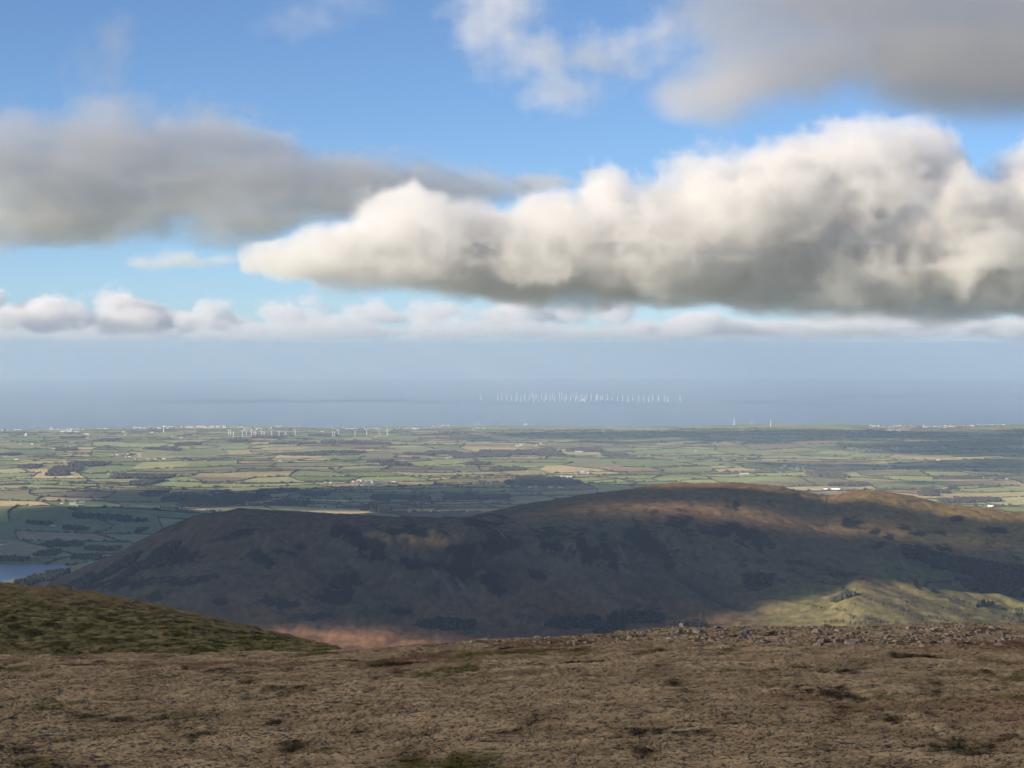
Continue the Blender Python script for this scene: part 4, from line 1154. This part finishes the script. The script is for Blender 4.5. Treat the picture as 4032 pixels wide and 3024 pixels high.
# ------------------------------------------------------------------ haze
def volume_mat(name, dens, col, ani=0.0, attr=None):
    m = bpy.data.materials.new(name); m.use_nodes = True
    t = m.node_tree; t.nodes.clear()
    o = t.nodes.new('ShaderNodeOutputMaterial'); v = t.nodes.new('ShaderNodeVolumePrincipled')
    v.inputs['Color'].default_value = (*col, 1); v.inputs['Density'].default_value = dens; v.inputs['Anisotropy'].default_value = ani
    if attr is None: v.inputs['Density Attribute'].default_value = ''
    t.links.new(v.outputs[0], o.inputs['Volume'])
    return m
hz = link('haze', mesh('haze', boxv(-52000, 52000, -6000, 118000, -1400, 870), BF), volume_mat('haze_air', 3.5e-5, (.60, .77, .94), .1))
tag(hz, 'thin blue haze filling the air over land and sea', kind='stuff')

# ------------------------------------------------------------------ clouds: density grids grown from lobes and noise
def lattice(shape, cell, seed):
    r = np.random.default_rng(seed)
    g = [int(math.ceil(n / c)) + 3 for n, c in zip(shape, cell)]
    a = r.random(g).astype(np.float32)
    for ax, n in enumerate(shape):
        t = np.arange(n, dtype=np.float32) / cell[ax]; i = t.astype(int); f = t - i; f = f * f * f * (f * (f * 6 - 15) + 10)
        sh = [1] * 3; sh[ax] = n; f = f.reshape(sh)
        a = np.take(a, i, axis=ax) * (1 - f) + np.take(a, i + 1, axis=ax) * f
    return a
def fbm3(shape, cell, seed, o=5, gain=.5, billow=False):
    s = 0; amp = 1.0; t = 0.0
    c = np.array(cell, float)
    for k in range(o):
        n = lattice(shape, np.maximum(c, 1.001), seed + k)
        if billow: n = np.abs(2 * n - 1)
        s = s + amp * n; t += amp; amp *= gain; c = c / 2.03
    return s / t

def cloud_volume(name, label, mn, mx, vox, fn, dens, col=(1, 1, 1), ani=.15):
    mn = np.array(mn, float); mx = np.array(mx, float)
    n = np.maximum(2, np.round((mx - mn) / vox).astype(int) + 1)
    ax = [np.linspace(mn[i], mx[i], n[i], dtype=np.float32) for i in range(3)]
    d = fn(ax[0][:, None, None], ax[1][None, :, None], ax[2][None, None, :], tuple(n), np.asarray(vox, float) * np.ones(3)).astype(np.float32)
    flat = np.ascontiguousarray(d.transpose(2, 1, 0)).ravel()
    me = bpy.data.meshes.new(name); me.vertices.add(len(flat))
    a = me.attributes.new('density', 'FLOAT', 'POINT'); a.data.foreach_set('value', flat)
    ob = link(name, me)
    ng = bpy.data.node_groups.new(name, 'GeometryNodeTree')
    ng.interface.new_socket('Geometry', in_out='INPUT', socket_type='NodeSocketGeometry')
    ng.interface.new_socket('Geometry', in_out='OUTPUT', socket_type='NodeSocketGeometry')
    N = ng.nodes.new; K = ng.links.new
    gi_ = N('NodeGroupInput'); go = N('NodeGroupOutput'); pos = N('GeometryNodeInputPosition')
    def vm(op, a_, b_):
        x = N('ShaderNodeVectorMath'); x.operation = op; K(a_, x.inputs[0])
        if b_ is not None: x.inputs[1].default_value = b_
        return x
    s_ = vm('SUBTRACT', pos.outputs[0], mn); s_ = vm('MULTIPLY', s_.outputs[0], (n - 1) / (mx - mn)); s_ = vm('ADD', s_.outputs[0], (.5, .5, .5))
    s_ = vm('FLOOR', s_.outputs[0], None); s_ = vm('DOT_PRODUCT', s_.outputs[0], (1, n[0], n[0] * n[1]))
    na = N('GeometryNodeInputNamedAttribute'); na.data_type = 'FLOAT'; na.inputs[0].default_value = 'density'
    si = N('GeometryNodeSampleIndex'); si.data_type = 'FLOAT'
    K(gi_.outputs[0], si.inputs[0]); K(na.outputs[0], si.inputs['Value']); K(s_.outputs['Value'], si.inputs['Index'])
    vc = N('GeometryNodeVolumeCube'); K(si.outputs[0], vc.inputs['Density'])
    vc.inputs['Min'].default_value = mn; vc.inputs['Max'].default_value = mx
    for k, nm in enumerate('XYZ'): vc.inputs['Resolution ' + nm].default_value = int(n[k])
    sm = N('GeometryNodeSetMaterial'); K(vc.outputs[0], sm.inputs[0]); sm.inputs['Material'].default_value = volume_mat(name + '_vapour', dens, col, ani, 'density')
    K(sm.outputs[0], go.inputs[0])
    md = ob.modifiers.new('vapour', 'NODES'); md.node_group = ng
    tag(ob, label, kind='stuff')
    print(name, n, len(flat), 'max', float(flat.max()), 'fill', float((flat > .01).mean()), time.time() - T0)
    return ob

def lobes(x, y, z, n, L, d, warp):
    """smooth union of warped ellipsoids given as (u, row, ru, rr, depth offset m, depth radius m) at distance d"""
    acc = np.zeros(n, np.float32)
    for (u, r, ru, rr, oy, ry) in L:
        dd = d + oy
        cx = dd * (u - 512) / F; cz = ZC + dd * float(slope(512, r)[1])
        q = np.sqrt(((x + warp[0] - cx) / (ru / F * dd)) ** 2 + ((y + warp[1] - dd) / ry) ** 2 + ((z + warp[2] - cz) / (rr / F * dd)) ** 2)
        acc += np.exp(7.0 * np.clip(1 - q, -3, 1)).astype(np.float32)
    return np.log(acc + 1e-9) / 7.0 - .04

def zrow(d, r): return ZC + d * float(slope(512, r)[1])

def make_cloud(name, label, d, L, vox, dens, gain, amp, cell, seed, base_row, base_soft, base_tilt=0.0, wisp=.25, det=5, col=(1, 1, 1), warp=.55, wobk=1.5):
    us = [l[0] - l[2] * 1.25 for l in L] + [l[0] + l[2] * 1.25 for l in L]
    rs = [l[1] - l[3] * 1.35 for l in L]
    dmax = max(l[4] + l[5] for l in L) * 1.1; dmin = min(l[4] - l[5] for l in L) * 1.1
    mn = ((min(us) - 512) / F * d, d + dmin, zrow(d, base_row) - 60); mx = ((max(us) - 512) / F * d, d + dmax, zrow(d, min(rs)))
    zb = zrow(d, base_row)
    def fn(x, y, z, n, vx):
        c = np.array(cell) / vx
        wp = [(fbm3(n, c * .9, seed + 200 + 9 * k, 3) - .5) * cell[k] * warp for k in range(3)]
        e = lobes(x, y, z, n, L, d, wp)
        b = fbm3(n, c * .7, seed, det, .66)
        bl = fbm3(n, c * .5, seed + 40, max(2, det - 1), .62, True)
        v = e + (b - .5) * amp + (.33 - bl) * amp * .8
        zz = z - (x / d * F) * base_tilt * d / F
        wob = (lattice(n, np.maximum(np.array([700, 700, 1e6]) / vx, 1.1), seed + 70) - .5) * base_soft * wobk
        v = np.clip(v * gain, 0, 1) * np.clip((zz - zb + wob) / base_soft, 0, 1)
        v *= (1 - wisp) + wisp * np.clip(fbm3(n, c * .3, seed + 80, 3) * 3 - 1, 0, 1)
        return v
    return cloud_volume(name, label, mn, mx, vox, fn, dens, col)

# big sunlit bank
A = [(300, 264, 48, 20, 0, 450), (350, 250, 55, 32, 0, 500), (400, 225, 55, 46, 60, 560), (470, 232, 60, 40, 0, 560), (540, 228, 60, 42, 0, 560), (605, 205, 30, 42, 60, 450),
     (660, 235, 70, 48, -100, 560), (720, 215, 75, 62, 0, 650), (790, 205, 78, 74, 60, 700), (860, 195, 68, 74, 100, 700), (918, 155, 40, 38, 160, 400), (960, 222, 78, 60, -100, 620),
     (1040, 205, 88, 60, 100, 700), (1140, 215, 90, 70, 0, 700), (400, 268, 130, 26, 100, 550), (520, 268, 140, 32, 100, 600), (640, 262, 130, 44, 100, 600), (800, 275, 220, 42, 200, 700), (1050, 282, 170, 44, 200, 700), (600, 286, 280, 18, 450, 500), (960, 298, 230, 20, 500, 500)]
make_cloud('cloud', 'great sunlit cumulus bank across the right and middle of the sky', 11500, A, 15, .0068, 4.6, .95, (500, 500, 380), 5, 316, 170, -.03, .4, 7, warp=.5)
# grey bank at the left
B = [(-60, 184, 75, 68, 0, 850), (30, 180, 115, 70, 0, 850), (110, 166, 80, 60, 0, 750), (190, 168, 100, 60, 0, 800), (270, 176, 105, 55, 0, 750), (350, 182, 105, 42, 60, 700),
     (440, 184, 95, 26, 60, 600), (520, 186, 65, 14, 100, 450), (250, 218, 95, 28, 0, 600), (60, 220, 120, 28, 0, 700), (235, 242, 45, 12, 0, 350)]
make_cloud('cloud', 'soft grey cloud bank tapering to a smooth tail from the left', 16000, B, 26, .0032, 2.2, .95, (950, 950, 520), 31, 257, 230, .01, .35, 6, warp=.5)
# grey cloud at the upper right
C = [(890, 50, 170, 50, 0, 600), (1040, 45, 200, 70, 0, 800), (790, 60, 90, 55, 0, 450), (715, 92, 80, 34, 0, 380), (980, 88, 160, 32, 0, 700), (1220, 30, 220, 100, 0, 1000), (860, -10, 200, 60, 0, 700), (1100, -60, 300, 90, 0, 900)]
make_cloud('cloud', 'smooth dark grey cloud filling the upper right corner', 6500, C, 17, .0048, 1.6, .95, (480, 450, 300), 52, 126, 130, 0, .35, 6)
# thin wisps
make_cloud('cloud', 'thin white torn wisps near the top middle of the sky', 9000, [(490, 25, 45, 28, 0, 300), (540, 60, 50, 26, 0, 300), (610, 52, 60, 26, 0, 300), (560, 95, 60, 26, 0, 300), (660, 40, 50, 30, 0, 300), (500, 4, 60, 18, 0, 300)], 14, .0034, 1.3, 1.7, (290, 290, 200), 64, 135, 100, 0, .7, 6)
make_cloud('cloud', 'faint grey smoke like wisp above the left grey bank', 9000, [(115, 35, 24, 26, 0, 220), (98, 70, 30, 36, 0, 220), (95, 105, 26, 26, 0, 220)], 16, .0022, 1.2, 1.4, (260, 260, 300), 75, 130, 60, 0, .6, 5)
make_cloud('cloud', 'faint grey veil at the top left of centre', 9000, [(340, 0, 60, 22, 0, 250), (300, 25, 50, 18, 0, 250)], 20, .0014, 1.0, 1.3, (260, 260, 250), 78, 60, 60, 0, .6, 5)
make_cloud('cloud', 'small ragged cloud scrap below the left grey bank', 15000, [(180, 262, 34, 11, 0, 350), (215, 258, 28, 8, 0, 300), (150, 266, 20, 6, 0, 250), (260, 262, 30, 8, 0, 300)], 28, .003, 2.0, 1.2, (350, 350, 200), 83, 278, 60, 0, .4, 5)
# far rows of low cumulus
def puffs(u0, u1, base, n, ru, rr, spread, seed, ry=900):
    q = random.Random(seed); out = []
    for k in range(n):
        u = u0 + (u1 - u0) * (k + q.random()) / n; h = q.uniform(*rr)
        out.append((u, base - h * q.uniform(.45, .8), q.uniform(*ru), h, q.uniform(-spread, spread), ry * q.uniform(.7, 1.2)))
    return out
E1 = puffs(-60, 150, 328, 8, (22, 42), (15, 32), 900, 1) + puffs(100, 250, 329, 6, (14, 30), (8, 18), 900, 2)
make_cloud('cloud', 'low white cumulus near the horizon at the left', 32000, E1, (44, 60, 40), .0042, 3.4, 1.25, (800, 800, 450), 91, 333, 90, 0, .45, 6, wobk=5)
E2 = puffs(280, 640, 324, 13, (14, 36), (8, 20), 1800, 3)
make_cloud('cloud', 'low line of grey white cloud under the big bank', 30000, E2, (42, 60, 36), .0026, 2.6, 1.4, (800, 800, 400), 101, 330, 80, 0, .5, 6, wobk=6)
E3 = puffs(640, 1120, 334, 16, (18, 44), (7, 17), 1800, 4)
make_cloud('cloud', 'low cream cloud strip under the dark base at the right', 36000, E3, (50, 70, 40), .0036, 3.4, 1.3, (950, 950, 500), 111, 337.5, 80, 0, .45, 6, wobk=5)
E4 = puffs(-80, 1120, 339, 40, (20, 65), (4, 14), 7000, 5, 2200)
make_cloud('cloud', 'thin layered far cloud lying along the horizon', 60000, E4, (90, 140, 60), .0014, 2.2, 1.6, (1700, 1700, 520), 121, 341, 80, 0, .6, 5, wobk=5)
# unseen clouds placed left of and behind the view, shaped for their shade
def shade_cloud(label, z0, thick, ells, holes, vox, dens, seed, zg=200.0, amp=.5, cell=900, gain=1.2):
    """unseen cloud shaped so its shadow covers ground ellipses (x, y, rx, ry); holes leave sunlit gaps"""
    tanx = SD[0] / SD[2]; tany = SD[1] / SD[2]
    xs = [q[0] - q[2] * 1.3 for q in ells] + [q[0] + q[2] * 1.3 for q in ells]; ys_ = [q[1] - q[3] * 1.3 for q in ells] + [q[1] + q[3] * 1.3 for q in ells]
    dz = z0 - zg
    mn = (min(xs) + min(tanx * dz, tanx * (dz + thick)), min(ys_) + min(tany * dz, tany * (dz + thick)), z0)
    mx = (max(xs) + max(tanx * dz, tanx * (dz + thick)), max(ys_) + max(tany * dz, tany * (dz + thick)), z0 + thick)
    def fn(x, y, z, n, vx):
        gx = x - tanx * (z - zg); gyy = y - tany * (z - zg)
        e = np.full(n, -9.0, np.float32)
        for (cx, cy_, rx, ry) in ells:
            e = np.maximum(e, 1 - np.sqrt(((gx - cx) / rx) ** 2 + ((gyy - cy_) / ry) ** 2))
        b = fbm3(n, np.array([cell, cell, thick]) / vx, seed, 4, .55)
        v = e * 2 + (b - .5) * amp
        for (cx, cy_, rx, ry, s_) in holes:
            q = np.sqrt(((gx - cx) / rx) ** 2 + ((gyy - cy_) / ry) ** 2)
            v = v - s_ * np.clip(1.3 - q, 0, 1)
        prof = np.clip((z - z0) / (.25 * thick), 0, 1) * np.clip((z0 + thick - z) / (.35 * thick), 0, 1)
        return np.clip(v * gain, 0, 1) * prof
    return cloud_volume('cloud', label, mn, mx, vox, fn, dens)
def gp(u, v, ymin=0):
    p = ground(u * Q, v * Q, ymin); h = p[2] - 200.0      # carried along the sunbeam to the reference level
    return p[0] - SD[0] / SD[2] * h, p[1] - SD[1] / SD[2] * h
# the fell: shadow over its face, gaps where the sun gets through
spot = gp(770, 1385, 4000); top = gp(1480, 1048, 4800); rt = gp(2000, 1085, 5000); fld = gp(2070, 1315, 3500); brow = gp(900, 1163, 4000); mid = gp(1300, 1090, 4800)
shade_cloud('unseen grey cloud shaped to cast the shadow over the fell', 1450, 420,
            [(-500, 4700, 1300, 900), (500, 4700, 1300, 850), (-1100, 5300, 900, 900), (300, 5700, 1500, 800), (1300, 5000, 700, 600), (-600, 5500, 1200, 700), (600, 3100, 1700, 900)],
            [(spot[0], spot[1], 200, 130, 6), (fld[0], fld[1], 680, 340, 2.5), (top[0], top[1] + 40, 170, 120, 4), (rt[0], rt[1] + 140, 480, 300, 7), (brow[0], brow[1], 140, 60, 4.6), (mid[0], mid[1], 700, 270, 1.1)],
            (55, 55, 60), .008, 141)
shade_cloud('high unseen grey cloud added left of the view to shade the right of the plain', 3600, 420,
            [(4400, 15500, 2200, 1800)], [], (110, 110, 70), .008, 201, 60)
shade_cloud('high unseen veil of cloud added left of the view to dim the left bank', 3500, 420, [(-2200, 16100, 3200, 1400), (-1650, 9200, 700, 600)], [], (120, 120, 80), .0011, 181, 1900)
shade_cloud('high unseen veil of cloud added left of the view to dim the upper right cloud', 3100, 420, [(2300, 6500, 2200, 1100)], [], (100, 100, 80), .0014, 191, 1500)
shade_cloud('high unseen grey cloud left of the view shaped to shade the fields behind the fell', 3000, 420,
            [(-300, 10000, 1800, 1100), (-1700, 7200, 1500, 900), (-700, 8000, 1200, 700)], [], (80, 80, 60), .01, 171, 100)
shade_cloud('low unseen grey cloud behind the view shaped to shade the near hilltop', 1250, 400, [(0, 250, 1300, 900)], [], (90, 90, 60), .0011, 151, 700)
print('done', time.time() - T0)
